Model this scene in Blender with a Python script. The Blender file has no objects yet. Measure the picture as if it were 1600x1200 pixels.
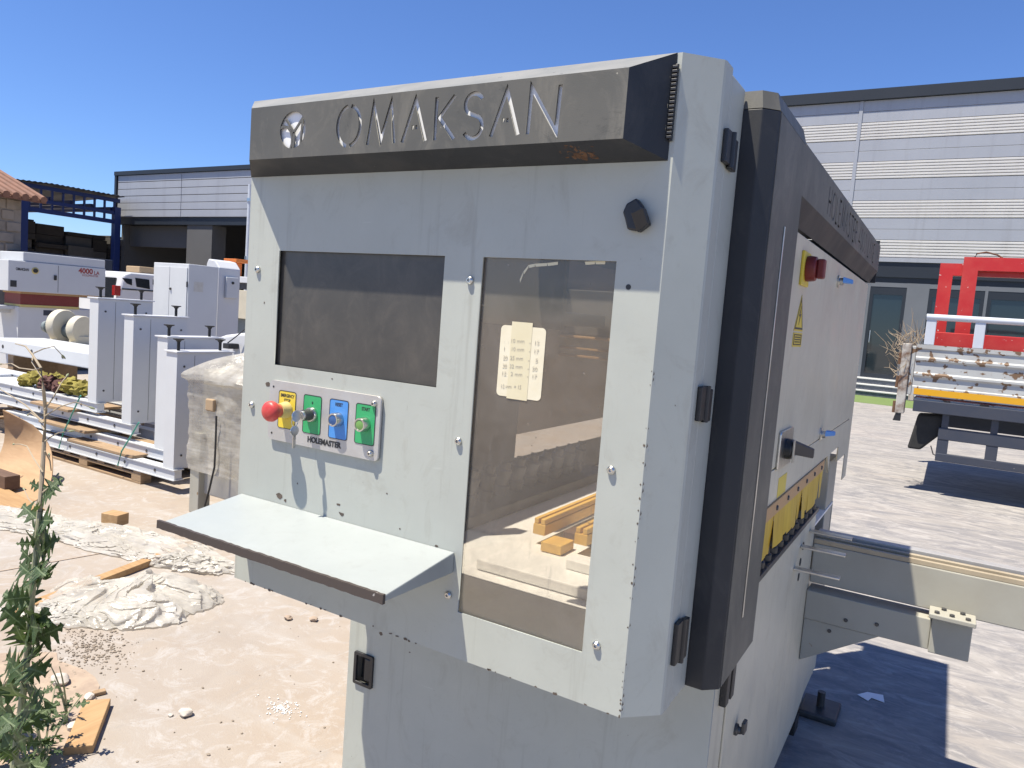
import bpy, bmesh, math, random
from mathutils import Vector, Matrix, noise as mnoise
R = math.radians
random.seed(7)
SC = bpy.context.scene
COL = SC.collection

# ---------------------------------------------------------------- camera
F_PX = 1163.3
YAW, PITCH, ROLL = R(-30.377), R(5.285), R(4.387)
CAM = Vector((0, 0, 1.5))
_w = Vector((math.sin(YAW)*math.cos(PITCH), math.cos(YAW)*math.cos(PITCH), -math.sin(PITCH)))
_rt = Vector((math.cos(YAW), -math.sin(YAW), 0))
_up = _rt.cross(_w)
_r = _rt*math.cos(ROLL) + _up*math.sin(ROLL)
_u = _up*math.cos(ROLL) - _rt*math.sin(ROLL)
cam_d = bpy.data.cameras.new('camera')
cam_d.sensor_width = 36.0
cam_d.lens = F_PX/1600*36.0
cam_d.clip_start = 0.05
cam_d.clip_end = 2000
cam = bpy.data.objects.new('camera', cam_d)
COL.objects.link(cam)
cam.matrix_world = Matrix(((_r.x, _u.x, -_w.x, CAM.x), (_r.y, _u.y, -_w.y, CAM.y), (_r.z, _u.z, -_w.z, CAM.z), (0, 0, 0, 1)))
SC.camera = cam

# ---------------------------------------------------------------- sky, sun, exposure
SUN = Vector((0.24, 0.325, -1.0)).normalized()           # travel direction of the sunlight
world = bpy.data.worlds.new('World')
SC.world = world
world.use_nodes = True
wn = world.node_tree
sky = wn.nodes.new('ShaderNodeTexSky')
sky.sky_type = 'NISHITA'
sky.sun_disc = False
sky.sun_elevation = math.asin(-SUN.z)
sky.sun_rotation = math.atan2(-SUN.x, -SUN.y)
sky.altitude = 300
sky.air_density = 1.0
sky.dust_density = 0.0
sky.ozone_density = 6.0
bg = wn.nodes['Background']
bg.inputs['Strength'].default_value = 0.064
tint = wn.nodes.new('ShaderNodeMix')                     # an even, slightly bluer tint over the whole sky
tint.data_type = 'RGBA'; tint.blend_type = 'MULTIPLY'
tint.inputs[0].default_value = 1.0
tint.inputs[7].default_value = (0.95, 1.10, 1.44, 1)
wn.links.new(sky.outputs[0], tint.inputs[6])
wn.links.new(tint.outputs[2], bg.inputs[0])
sun_d = bpy.data.lights.new('sun', 'SUN')
sun_d.energy = 5.0
sun_d.angle = R(0.53)
sun_d.color = (1.0, 0.93, 0.80)
sun = bpy.data.objects.new('sun', sun_d)
COL.objects.link(sun)
sun.rotation_euler = SUN.to_track_quat('-Z', 'Y').to_euler()
vs = SC.view_settings
vs.view_transform = 'Standard'
vs.look = 'None'
vs.exposure = 0.85
vs.gamma = 1.0
SC.render.resolution_x, SC.render.resolution_y = 1024, 768
SC.render.engine = 'CYCLES'
SC.cycles.max_bounces = 8
SC.cycles.transparent_max_bounces = 12

# ---------------------------------------------------------------- helpers
def ray(px, py):
    return _r*((px-800)/F_PX) - _u*((py-600)/F_PX) + _w
def at(px, py, axis, val):
    """point where the line of sight of a photo pixel meets the plane axis = val"""
    d = ray(px, py)
    return CAM + d*((val-CAM[axis])/d[axis])
def G(px, py, z=0.0):
    return at(px, py, 2, z)

S = 1.17                                   # the machine is measured in units of 1.17 m
def M(x, y, z):
    return Vector((x*S, y*S, 1.5+z*S))

# ---- materials
def new_mat(name):
    m = bpy.data.materials.new(name)
    m.use_nodes = True
    t = m.node_tree
    return m, t, t.nodes['Principled BSDF']
def nd(t, kind, **kw):
    n = t.nodes.new('ShaderNode'+kind)
    for k, v in kw.items():
        if hasattr(n, k): setattr(n, k, v)
        else: n.inputs[k].default_value = v
    return n
def c4(c):
    return (c[0], c[1], c[2], 1) if len(c) == 3 else c
def mixc(t, fac, a, b, mode='MIX'):
    n = t.nodes.new('ShaderNodeMix')
    n.data_type = 'RGBA'; n.blend_type = mode
    for sock, v in ((n.inputs[0], fac), (n.inputs[6], a), (n.inputs[7], b)):
        if isinstance(v, (int, float)): sock.default_value = v
        elif isinstance(v, tuple): sock.default_value = c4(v)
        else: t.links.new(v, sock)
    return n.outputs[2]
def ramp(t, src, a, b, lo=0.0, hi=1.0):
    n = t.nodes.new('ShaderNodeMapRange')
    n.inputs[1].default_value = a; n.inputs[2].default_value = b
    n.inputs[3].default_value = lo; n.inputs[4].default_value = hi
    t.links.new(src, n.inputs[0])
    return n.outputs[0]
def coords(t, scale=(1, 1, 1), kind='Object'):
    tc = t.nodes.new('ShaderNodeTexCoord')
    mp = t.nodes.new('ShaderNodeMapping')
    mp.inputs['Scale'].default_value = scale
    t.links.new(tc.outputs[kind], mp.inputs[0])
    return mp.outputs[0]
def nz(t, scale, detail=5, sc=(1, 1, 1), rough=0.6, dist=0.0):
    n = t.nodes.new('ShaderNodeTexNoise')
    n.inputs['Scale'].default_value = scale
    n.inputs['Detail'].default_value = detail
    n.inputs['Roughness'].default_value = rough
    n.inputs['Distortion'].default_value = dist
    t.links.new(coords(t, sc), n.inputs['Vector'])
    return n.outputs[0]
def add_bump(t, p, src, strength, dist=0.002):
    b = t.nodes.new('ShaderNodeBump')
    b.inputs['Strength'].default_value = strength
    b.inputs['Distance'].default_value = dist
    t.links.new(src, b.inputs['Height'])
    t.links.new(b.outputs[0], p.inputs['Normal'])
def mk(name, col, rough=0.5, metal=0.0, tint=None, var=0.5, vscale=2.5, lo=0.4, hi=0.75, specks=None, sscale=90, sth=0.70,
       streak=None, stsc=(9, 9, 0.5), st=0.35, bump=0.0, bscale=120, grain=None, spec=0.5, coat=0.0):
    m, t, p = new_mat(name)
    out = None
    base = c4(col)
    if tint:
        out = mixc(t, ramp(t, nz(t, vscale, 7), lo, hi, 0, var), base, c4(tint))
    if grain:                                    # (colour, scale vector, strength)
        g = ramp(t, nz(t, 1.0, 6, grain[1], 0.65, 0.6), 0.38, 0.68, 0, grain[2])
        out = mixc(t, g, out if out is not None else base, c4(grain[0]))
    if streak:
        s = ramp(t, nz(t, 1.0, 4, stsc), 0.55, 0.8, 0, st)
        out = mixc(t, s, out if out is not None else base, c4(streak))
    if specks:
        s = ramp(t, nz(t, sscale, 3, rough=0.5), sth, sth+0.03)
        out = mixc(t, s, out if out is not None else base, c4(specks))
    if out is None: p.inputs['Base Color'].default_value = base
    else: t.links.new(out, p.inputs['Base Color'])
    p.inputs['Roughness'].default_value = rough
    p.inputs['Metallic'].default_value = metal
    p.inputs['Specular IOR Level'].default_value = spec
    if coat: p.inputs['Coat Weight'].default_value = coat
    if bump: add_bump(t, p, nz(t, bscale, 4), bump)
    return m

MAT = {}
def worn_paint(name, col, warm, k=1.0):
    m, t, p = new_mat(name)
    a = mixc(t, ramp(t, nz(t, 2.6, 8, rough=0.7), 0.35, 0.72, 0, 0.85), col, tuple(x*.86 for x in col))
    a = mixc(t, ramp(t, nz(t, 7.5, 8, (1, 1, .8), 0.75, 1.8), 0.54, 0.74, 0, 0.55*k), a, warm)                 # hand grime and smears
    a = mixc(t, ramp(t, nz(t, 1.0, 6, (26, 26, 1.1), 0.65), 0.58, 0.74, 0, 0.50*k), a, tuple(x*.80 for x in warm))  # drip runs
    a = mixc(t, ramp(t, nz(t, 1.0, 5, (9, 9, 160), 0.6, 0.6), 0.69, 0.74, 0, 0.35*k), a, tuple(x*1.25 for x in col))  # fine pale scuffs
    a = mixc(t, ramp(t, nz(t, 1.0, 5, (140, 140, 7), 0.6, 2.0), 0.71, 0.75, 0, 0.45*k), a, tuple(x*.55 for x in warm))  # thin dark scratches
    a = mixc(t, ramp(t, nz(t, 70, 3), 0.755, 0.785), a, (0.12, 0.10, 0.08))
    t.links.new(a, p.inputs['Base Color'])
    rr = ramp(t, nz(t, 6, 6), 0.3, 0.75, 0.34, 0.58)
    t.links.new(rr, p.inputs['Roughness'])
    add_bump(t, p, nz(t, 260, 3), 0.06, 0.001)
    return m
MAT['paint'] = worn_paint('light_grey_paint', (0.415, 0.43, 0.385), (0.295, 0.285, 0.24))
MAT['paint_side'] = worn_paint('light_grey_paint_with_bounce', (0.60, 0.555, 0.43), (0.45, 0.40, 0.30))  # same grey, warmed and lightened to hold the ground bounce on the sides
MAT['shelf'] = worn_paint('pale_grey_shelf_paint', (0.325, 0.35, 0.345), (0.26, 0.27, 0.255), 0.6)
MAT['shelf_old'] = mk('pale_grey_shelf_paint', (0.265, 0.288, 0.282), 0.38, tint=(0.235, 0.255, 0.25), var=0.5, vscale=5, specks=(0.2, 0.18, 0.15), sscale=55, sth=0.77)
MAT['rail_paint'] = mk('worn_olive_grey_paint', (0.36, 0.35, 0.30), 0.5, tint=(0.27, 0.25, 0.20), var=0.7, vscale=3, specks=(0.22, 0.15, 0.08), sscale=18, sth=0.72, bump=0.05)

def dark_paint(name, lo, hi, dust, k):
    m, t, p = new_mat(name)
    a = mixc(t, ramp(t, nz(t, 3.5, 7), 0.35, 0.75, 0, 0.8), lo, hi)
    a = mixc(t, ramp(t, nz(t, 1.0, 6, (7, 7, 4), 0.75, 1.5), 0.50, 0.75, 0, k), a, dust)
    a = mixc(t, ramp(t, nz(t, 6, 7, (1, 1, 1), 0.8, 2.5), 0.60, 0.68, 0, 0.45), a, tuple(x*.6 for x in lo))
    a = mixc(t, ramp(t, nz(t, 60, 3), 0.745, 0.78), a, tuple(x*2 for x in dust))
    t.links.new(a, p.inputs['Base Color'])
    t.links.new(ramp(t, nz(t, 5, 6), 0.3, 0.7, 0.46, 0.62), p.inputs['Roughness'])
    p.inputs['Specular IOR Level'].default_value = 0.35
    add_bump(t, p, nz(t, 420, 3), 0.22, 0.0008)
    return m
MAT['dark'] = dark_paint('charcoal_satin_paint', (0.022, 0.024, 0.028), (0.038, 0.039, 0.042), (0.062, 0.06, 0.058), 0.6)
MAT['faded_bounce'] = dark_paint('faded_charcoal_with_bounce', (0.085, 0.084, 0.075), (0.135, 0.128, 0.11), (0.18, 0.168, 0.14), 0.8)  # sun fading on the header, painted-in bounce light on the side faces
MAT['dusty'] = mk('dust_covered_charcoal_paint', (0.16, 0.165, 0.16), 0.6, tint=(0.24, 0.235, 0.22), vscale=9, var=0.9, specks=(0.08, 0.08, 0.08), sscale=60, sth=0.70, bump=0.15, bscale=200)
MAT['navy'] = mk('dark_slate_paint', (0.035, 0.038, 0.045), 0.4, tint=(0.05, 0.055, 0.06), var=0.6, specks=(0.16, 0.17, 0.18), sscale=45, sth=0.76)
MAT['rust'] = mk('brown_rust', (0.10, 0.052, 0.028), 0.85, tint=(0.17, 0.09, 0.045), vscale=60, var=0.9, bump=0.4, bscale=180)
MAT['chip'] = mk('bare_chipped_metal', (0.085, 0.065, 0.05), 0.7, tint=(0.16, 0.12, 0.09), vscale=90, var=0.8)
MAT['lip'] = mk('worn_shelf_edge', (0.055, 0.042, 0.036), 0.6, tint=(0.50, 0.48, 0.45), vscale=30, lo=0.64, hi=0.68, var=0.8, bump=0.2, bscale=120)
MAT['steel'] = mk('bright_steel', (0.62, 0.61, 0.58), 0.28, 1.0, tint=(0.42, 0.41, 0.38), vscale=40, var=0.5)
MAT['alu'] = mk('brushed_aluminium', (0.52, 0.51, 0.49), 0.45, 0.5, tint=(0.40, 0.36, 0.31), vscale=14, var=0.6, grain=((0.5, 0.5, 0.5), (6, 6, 260), 0.3))
MAT['railtan'] = mk('tan_coated_rail', (0.40, 0.335, 0.235), 0.4, tint=(0.30, 0.245, 0.165), vscale=9, var=.8)
MAT['darksteel'] = mk('oiled_dark_steel', (0.07, 0.07, 0.072), 0.45, 0.5, tint=(0.14, 0.13, 0.12), vscale=20, var=0.6)
MAT['black'] = mk('black_plastic', (0.016, 0.016, 0.018), 0.42, tint=(0.03, 0.03, 0.03), vscale=30, var=0.6)
MAT['dark_warm_grey'] = mk('dark_interior', (0.08, 0.074, 0.066), 0.8, tint=(0.13, 0.115, 0.095), vscale=5)
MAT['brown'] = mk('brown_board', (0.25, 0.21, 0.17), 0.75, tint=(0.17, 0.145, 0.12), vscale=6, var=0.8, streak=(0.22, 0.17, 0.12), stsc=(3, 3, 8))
MAT['red_btn'] = mk('faded_red_plastic', (0.50, 0.045, 0.04), 0.42, tint=(0.58, 0.15, 0.12), vscale=40, var=0.7)
MAT['red_dark'] = mk('dark_red_plastic', (0.16, 0.02, 0.018), 0.4, tint=(0.22, 0.04, 0.03), vscale=30)
MAT['yellow_dec'] = mk('yellow_label_plastic', (0.68, 0.52, 0.04), 0.45, tint=(0.60, 0.46, 0.10), vscale=25, var=0.5)
MAT['yellow_ring'] = mk('pale_yellow_ring', (0.55, 0.45, 0.16), 0.5, tint=(0.48, 0.38, 0.2), vscale=30)
MAT['green_dec'] = mk('green_label_plastic', (0.03, 0.33, 0.115), 0.4, tint=(0.05, 0.38, 0.15), vscale=20, var=0.6)
MAT['green_cap'] = mk('green_button_cap', (0.14, 0.30, 0.07), 0.35, tint=(0.2, 0.35, 0.12), vscale=60)
MAT['blue_dec'] = mk('blue_label_plastic', (0.06, 0.24, 0.60), 0.4, tint=(0.10, 0.30, 0.62), vscale=20, var=0.6)
MAT['blue_cap'] = mk('blue_button_cap', (0.03, 0.09, 0.24), 0.3, tint=(0.06, 0.13, 0.3), vscale=60)
MAT['blue_paint'] = mk('blue_steel_paint', (0.010, 0.026, 0.12), 0.45, tint=(0.015, 0.03, 0.1), vscale=3)
MAT['ink'] = mk('black_print', (0.02, 0.022, 0.025), 0.5, tint=(0.05, 0.05, 0.05), vscale=200, var=0.5)
MAT['redink'] = mk('red_print', (0.30, 0.04, 0.03), 0.5, tint=(0.36, 0.08, 0.06), vscale=40)
MAT['acryl'] = mk('white_backing_sheet', (0.80, 0.80, 0.79), 0.35, tint=(0.72, 0.72, 0.70), vscale=8)
MAT['white'] = mk('white_enamel', (0.54, 0.555, 0.565), 0.45, tint=(0.44, 0.45, 0.465), var=0.5, vscale=1.6, specks=(0.3, 0.29, 0.28), sscale=22, sth=0.76)
MAT['white2'] = mk('clean_white_enamel', (0.58, 0.59, 0.605), 0.38, tint=(0.48, 0.485, 0.50), var=0.5, vscale=1.2)
MAT['cream'] = mk('cream_cast_housing', (0.52, 0.48, 0.38), 0.6, tint=(0.42, 0.38, 0.29), vscale=6)
MAT['motor'] = mk('grey_green_motor_paint', (0.16, 0.19, 0.19), 0.5, tint=(0.24, 0.26, 0.26), vscale=10)
MAT['brush'] = mk('yellow_curtain_strip', (0.70, 0.47, 0.03), 0.55, tint=(0.58, 0.36, 0.03), vscale=9, var=0.8, grain=((0.45, 0.27, 0.03), (30, 30, 3), 0.6))
MAT['brush_top'] = mk('orange_clamp_strip', (0.55, 0.33, 0.15), 0.6, tint=(0.48, 0.30, 0.16), vscale=14)
def wood(name, a, b, sc, rough=0.7):
    return mk(name, a, rough, tint=b, vscale=3, var=0.5, grain=(b, sc, 0.75), bump=0.15, bscale=90, specks=tuple(x*0.5 for x in b), sscale=9, sth=0.74)
MAT['pine'] = wood('fresh_pine', (0.40, 0.255, 0.125), (0.29, 0.165, 0.07), (40, 3, 40))
MAT['pine_x'] = wood('fresh_pine_lengthwise', (0.39, 0.245, 0.115), (0.27, 0.15, 0.06), (3, 40, 40))
MAT['ply'] = wood('tan_plywood', (0.41, 0.265, 0.145), (0.30, 0.18, 0.09), (3, 22, 22))
MAT['pallet'] = wood('weathered_pallet_wood', (0.34, 0.235, 0.14), (0.22, 0.145, 0.08), (4, 30, 30))
MAT['darkwood'] = wood('old_brown_wood', (0.13, 0.075, 0.045), (0.08, 0.045, 0.03), (3, 30, 30))
MAT['yellowrail'] = wood('yellow_varnished_rail', (0.68, 0.43, 0.10), (0.52, 0.30, 0.06), (30, 3, 30), 0.5)
MAT['paper'] = mk('yellowed_paper', (0.72, 0.66, 0.50), 0.8, tint=(0.62, 0.55, 0.38), vscale=22, var=0.7)
MAT['boxpale'] = mk('pale_crate_board', (0.42, 0.40, 0.355), 0.8, tint=(0.33, 0.31, 0.27), vscale=3, var=.8)
MAT['tape'] = mk('clear_brown_tape', (0.64, 0.57, 0.38), 0.3, tint=(0.70, 0.64, 0.47), vscale=30)
MAT['gravel'] = mk('dusty_gravel', (0.27, 0.22, 0.17), 0.95, tint=(0.15, 0.125, 0.10), vscale=60, var=0.9)
MAT['rusty_post'] = mk('rust_streaked_post', (0.42, 0.40, 0.36), 0.7, tint=(0.13, 0.07, 0.04), vscale=7, var=1.0, lo=.40, hi=.58, bump=0.3, bscale=40)
MAT['pencil'] = mk('pencil_writing', (0.47, 0.43, 0.34), 0.8, tint=(0.56, 0.51, 0.40), vscale=300)
MAT['strap'] = mk('green_packing_strap', (0.05, 0.30, 0.23), 0.4, tint=(0.1, 0.36, 0.3), vscale=9)
MAT['orange'] = mk('orange_paint', (0.60, 0.17, 0.03), 0.45, tint=(0.5, 0.13, 0.03), vscale=6)
MAT['red_truck'] = mk('chipped_red_paint', (0.44, 0.020, 0.018), 0.36, tint=(0.50, 0.07, 0.05), vscale=4, var=0.8, specks=(0.62, 0.55, 0.5), sscale=26, sth=0.69, bump=0.08)
MAT['truck_grey'] = mk('chipped_grey_drop_side', (0.41, 0.42, 0.41), 0.55, tint=(0.30, 0.29, 0.27), vscale=3, var=0.7, specks=(0.15, 0.09, 0.05), sscale=12, sth=0.575, streak=(0.30, 0.22, 0.14), stsc=(1.2, 4, 9), st=0.5, bump=0.1)
MAT['truck_tube'] = mk('pale_blue_grey_tube_paint', (0.50, 0.53, 0.58), 0.4, tint=(0.40, 0.43, 0.48), vscale=5)
MAT['amber'] = mk('amber_reflective_tape', (0.62, 0.32, 0.01), 0.35, tint=(0.58, 0.30, 0.02), vscale=4)
MAT['rubber'] = mk('black_rubber', (0.018, 0.018, 0.018), 0.85, tint=(0.04, 0.038, 0.035), vscale=12)
MAT['chassis'] = mk('dark_blue_chassis_paint', (0.035, 0.042, 0.062), 0.5, tint=(0.06, 0.06, 0.07), vscale=6, specks=(0.25, 0.22, 0.2), sscale=20, sth=0.75)
MAT['dry'] = mk('dry_brown_twigs', (0.30, 0.24, 0.17), 0.9, tint=(0.18, 0.13, 0.09), vscale=14)
MAT['clad'] = mk('silver_cladding', (0.33, 0.345, 0.38), 0.5, 0.1, tint=(0.285, 0.30, 0.335), vscale=0.7, var=0.8, streak=(0.25, 0.255, 0.275), stsc=(5, 5, 0.35), st=0.55, bump=0.06, bscale=3)
MAT['clad_rib'] = mk('pale_ribbed_cladding', (0.56, 0.55, 0.53), 0.5, 0.0, tint=(0.47, 0.46, 0.45), vscale=0.7, var=0.7, streak=(0.42, 0.40, 0.38), stsc=(5, 5, 0.35), st=0.5)
MAT['trim'] = mk('dark_roof_trim', (0.011, 0.016, 0.024), 0.5, tint=(0.018, 0.023, 0.032), vscale=1)
MAT['render_wall'] = mk('dark_grey_render', (0.12, 0.13, 0.15), 0.8, tint=(0.15, 0.16, 0.18), vscale=1.2, bump=0.1)
MAT['pillar'] = mk('grey_concrete_wall', (0.09, 0.09, 0.092), 0.85, tint=(0.07, 0.07, 0.07), vscale=1.0)
MAT['granite'] = mk('dark_granite', (0.075, 0.085, 0.10), 0.4, tint=(0.16, 0.17, 0.19), vscale=14, var=0.7)
MAT['step_edge'] = mk('pale_marble', (0.60, 0.60, 0.58), 0.4, tint=(0.5, 0.5, 0.5), vscale=3)
MAT['tile'] = mk('terracotta_tile', (0.20, 0.10, 0.068), 0.85, tint=(0.12, 0.068, 0.05), vscale=4, var=0.8)
MAT['stonewall'] = mk('rubble_stone', (0.30, 0.255, 0.21), 0.9, tint=(0.16, 0.135, 0.11), vscale=2.2, var=0.9, bump=0.6, bscale=6)
MAT['navywall'] = mk('dark_blue_grey_sheet', (0.028, 0.034, 0.052), 0.5, tint=(0.045, 0.05, 0.065), vscale=1.5)
MAT['card'] = mk('brown_cardboard', (0.36, 0.26, 0.16), 0.85, tint=(0.28, 0.2, 0.12), vscale=5)
MAT['crate_dark'] = mk('dark_boards', (0.045, 0.038, 0.03), 0.9, tint=(0.02, 0.017, 0.015), vscale=2.5, var=0.9)  # near-black brown with random mottling
MAT['stone'] = mk('pale_limestone', (0.52, 0.47, 0.41), 0.9, tint=(0.38, 0.34, 0.30), vscale=25, bump=0.3, bscale=60)
MAT['cloth_y'] = mk('mustard_cloth', (0.24, 0.205, 0.035), 0.85, tint=(0.13, 0.10, 0.02), vscale=25, var=0.9)
MAT['cloth_b'] = mk('dark_maroon_cloth', (0.075, 0.03, 0.025), 0.9, tint=(0.12, 0.06, 0.05), vscale=25)
MAT['stem'] = mk('pale_green_stem', (0.24, 0.27, 0.15), 0.6, tint=(0.30, 0.25, 0.16), vscale=12, var=0.8)
MAT['drystem'] = mk('dry_beige_stem', (0.33, 0.27, 0.19), 0.8, tint=(0.22, 0.18, 0.12), vscale=14, var=0.8)
MAT['carglass'] = mk('dark_car_glass', (0.012, 0.015, 0.02), 0.08, tint=(0.02, 0.022, 0.03), vscale=3)
MAT['tail'] = mk('red_tail_lamp', (0.28, 0.012, 0.012), 0.25, tint=(0.34, 0.03, 0.03), vscale=9)

def glass_door():
    m, t, p = new_mat('tinted_door_glass')
    p.inputs['Base Color'].default_value = (0.012, 0.02, 0.026, 1)
    p.inputs['Roughness'].default_value = 0.04
    p.inputs['Specular IOR Level'].default_value = 0.75
    add_bump(t, p, nz(t, 0.8, 2), 0.06, 0.02)
    return m
MAT['doorglass'] = glass_door()

def screen_mat():
    m, t, p = new_mat('dusty_dark_screen')
    d1 = ramp(t, nz(t, 6, 8, rough=0.7, dist=0.8), 0.35, 0.75)
    d2 = ramp(t, nz(t, 14, 8, (1, 1, .7), 0.75, 1.5), 0.48, 0.8, 0, 0.7)
    a = mixc(t, d1, (0.045, 0.043, 0.040), (0.080, 0.073, 0.064))
    a = mixc(t, d2, a, (0.105, 0.092, 0.078))
    a = mixc(t, ramp(t, nz(t, 38, 4), 0.72, 0.76, 0, 0.6), a, (0.16, 0.14, 0.11))
    t.links.new(a, p.inputs['Base Color'])
    p.inputs['Roughness'].default_value = 0.30
    return m
MAT['screen'] = screen_mat()

def pane_mat():
    m, t, p = new_mat('scuffed_clear_acrylic')
    t.nodes.remove(p)
    out = t.nodes['Material Output']
    tr = nd(t, 'BsdfTransparent'); tr.inputs[0].default_value = (0.88, 0.85, 0.80, 1)
    df = nd(t, 'BsdfDiffuse'); df.inputs[0].default_value = (0.33, 0.295, 0.255, 1)
    gl = nd(t, 'BsdfGlossy'); gl.inputs['Roughness'].default_value = 0.06
    dust = ramp(t, nz(t, 4.0, 8, (1, 1, 1), 0.72, 0.7), 0.38, 0.76, 0.15, 0.42)
    sc = ramp(t, nz(t, 1.0, 5, (60, 10, 7), 0.7), 0.62, 0.75, 0.0, 0.18)
    sp = ramp(t, nz(t, 60, 3), 0.73, 0.76, 0.0, 0.5)
    a1 = nd(t, 'Math', operation='ADD'); t.links.new(dust, a1.inputs[0]); t.links.new(sc, a1.inputs[1])
    a2 = nd(t, 'Math', operation='ADD', use_clamp=True); t.links.new(a1.outputs[0], a2.inputs[0]); t.links.new(sp, a2.inputs[1])
    m1 = nd(t, 'MixShader'); t.links.new(a2.outputs[0], m1.inputs[0]); t.links.new(tr.outputs[0], m1.inputs[1]); t.links.new(df.outputs[0], m1.inputs[2])
    fr = nd(t, 'Fresnel'); fr.inputs[0].default_value = 1.45
    m2 = nd(t, 'MixShader'); t.links.new(fr.outputs[0], m2.inputs[0]); t.links.new(m1.outputs[0], m2.inputs[1]); t.links.new(gl.outputs[0], m2.inputs[2])
    t.links.new(m2.outputs[0], out.inputs[0])
    return m
MAT['pane'] = pane_mat()

def film_mat(name, col, trans, alpha, rough, bscale, band=None):
    m, t, p = new_mat(name)
    a = mixc(t, ramp(t, nz(t, 9, 6), 0.35, 0.7), c4(col), tuple(x*0.8 for x in col))
    t.links.new(a, p.inputs['Base Color'])
    p.inputs['Roughness'].default_value = rough
    add_bump(t, p, nz(t, bscale, 6, rough=0.7, dist=0.6), 0.6, 0.01)
    if band:
        a2 = mixc(t, ramp(t, nz(t, 1.0, 5, (3, 3, 38), 0.7, 0.8), 0.42, 0.66, 0, 0.85), a, band)
        t.links.new(a2, p.inputs['Base Color'])
    tl = nd(t, 'BsdfTranslucent'); tl.inputs[0].default_value = c4(col)
    tp = nd(t, 'BsdfTransparent'); tp.inputs[0].default_value = (0.95, 0.94, 0.9, 1)
    m1 = nd(t, 'MixShader'); m1.inputs[0].default_value = trans
    t.links.new(p.outputs[0], m1.inputs[1]); t.links.new(tl.outputs[0], m1.inputs[2])
    m2 = nd(t, 'MixShader')
    t.links.new(ramp(t, nz(t, 5, 5), 0.3, 0.75, alpha*1.6, alpha*0.3), m2.inputs[0])
    t.links.new(m1.outputs[0], m2.inputs[1]); t.links.new(tp.outputs[0], m2.inputs[2])
    t.links.new(m2.outputs[0], t.nodes['Material Output'].inputs[0])
    return m
MAT['film'] = film_mat('crumpled_white_film', (0.72, 0.69, 0.63), 0.30, 0.34, 0.20, 9)
MAT['wrap'] = film_mat('dusty_stretch_wrap', (0.62, 0.595, 0.545), 0.25, 0.44, 0.16, 16, (0.37, 0.345, 0.30))

def leaf_mat():
    m, t, p = new_mat('lettuce_leaf')
    tc = nd(t, 'TexCoord'); sp = nd(t, 'SeparateXYZ')
    t.links.new(tc.outputs['Object'], sp.inputs[0])
    ab = nd(t, 'Math', operation='ABSOLUTE'); t.links.new(sp.outputs[1], ab.inputs[0])
    rib = ramp(t, ab.outputs[0], 0.010, 0.022, 1.0, 0.0)
    a = mixc(t, ramp(t, nz(t, 9, 5), 0.35, 0.7), (0.036, 0.066, 0.022), (0.062, 0.10, 0.036))
    geo = nd(t, 'NewGeometry')
    a = mixc(t, geo.outputs['Backfacing'], a, (0.085, 0.115, 0.065))
    a = mixc(t, rib, a, (0.17, 0.22, 0.11))
    t.links.new(a, p.inputs['Base Color'])
    p.inputs['Roughness'].default_value = 0.42
    add_bump(t, p, nz(t, 30, 4), 0.3, 0.02)
    tl = nd(t, 'BsdfTranslucent'); tl.inputs[0].default_value = (0.10, 0.16, 0.03, 1)
    mx = nd(t, 'MixShader'); mx.inputs[0].default_value = 0.28
    t.links.new(p.outputs[0], mx.inputs[1]); t.links.new(tl.outputs[0], mx.inputs[2])
    t.links.new(mx.outputs[0], t.nodes['Material Output'].inputs[0])
    return m
MAT['leaf'] = leaf_mat()

def ground_mat():
    m, t, p = new_mat('dusty_sand_coloured_concrete')
    a = mixc(t, ramp(t, nz(t, 0.7, 8, rough=0.65), 0.35, 0.7), (0.290, 0.236, 0.185), (0.342, 0.296, 0.248))
    a = mixc(t, ramp(t, nz(t, 2.6, 8, rough=0.7, dist=1.2), 0.5, 0.78, 0, 0.75), a, (0.252, 0.195, 0.146))
    a = mixc(t, ramp(t, nz(t, 1.0, 7, (1.2, 5, 1), 0.7), 0.52, 0.75, 0, 0.7), a, (0.361, 0.340, 0.316))
    a = mixc(t, ramp(t, nz(t, 0.35, 4), 0.52, 0.7, 0, 0.5), a, (0.270, 0.256, 0.244))
    a = mixc(t, ramp(t, nz(t, 40, 4), 0.70, 0.74, 0, 0.6), a, (0.168, 0.152, 0.142))
    a = mixc(t, ramp(t, nz(t, 5.5, 9, (1, 1, 1), 0.78, 2.0), 0.50, 0.68, 0, 0.75), a, (0.400, 0.386, 0.375))
    a = mixc(t, ramp(t, nz(t, 1.6, 7, (1, 1, 1), 0.7), 0.54, 0.70, 0, 0.45), a, (0.244, 0.213, 0.184))
    a = mixc(t, ramp(t, nz(t, 1.0, 8, (3.5, 1.2, 1), 0.78, 3.0), 0.54, 0.64, 0, 0.40), a, (0.265, 0.241, 0.216))
    a = mixc(t, ramp(t, nz(t, 95, 3), 0.66, 0.72, 0, 0.5), a, (0.145, 0.129, 0.114))
    t.links.new(a, p.inputs['Base Color'])
    p.inputs['Roughness'].default_value = 0.85
    hs = nd(t, 'Math', operation='ADD')
    t.links.new(nz(t, 18, 8, rough=0.75), hs.inputs[0]); t.links.new(nz(t, 150, 3), hs.inputs[1])
    add_bump(t, p, hs.outputs[0], 0.30, 0.005)
    return m
MAT['ground'] = ground_mat()
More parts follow.
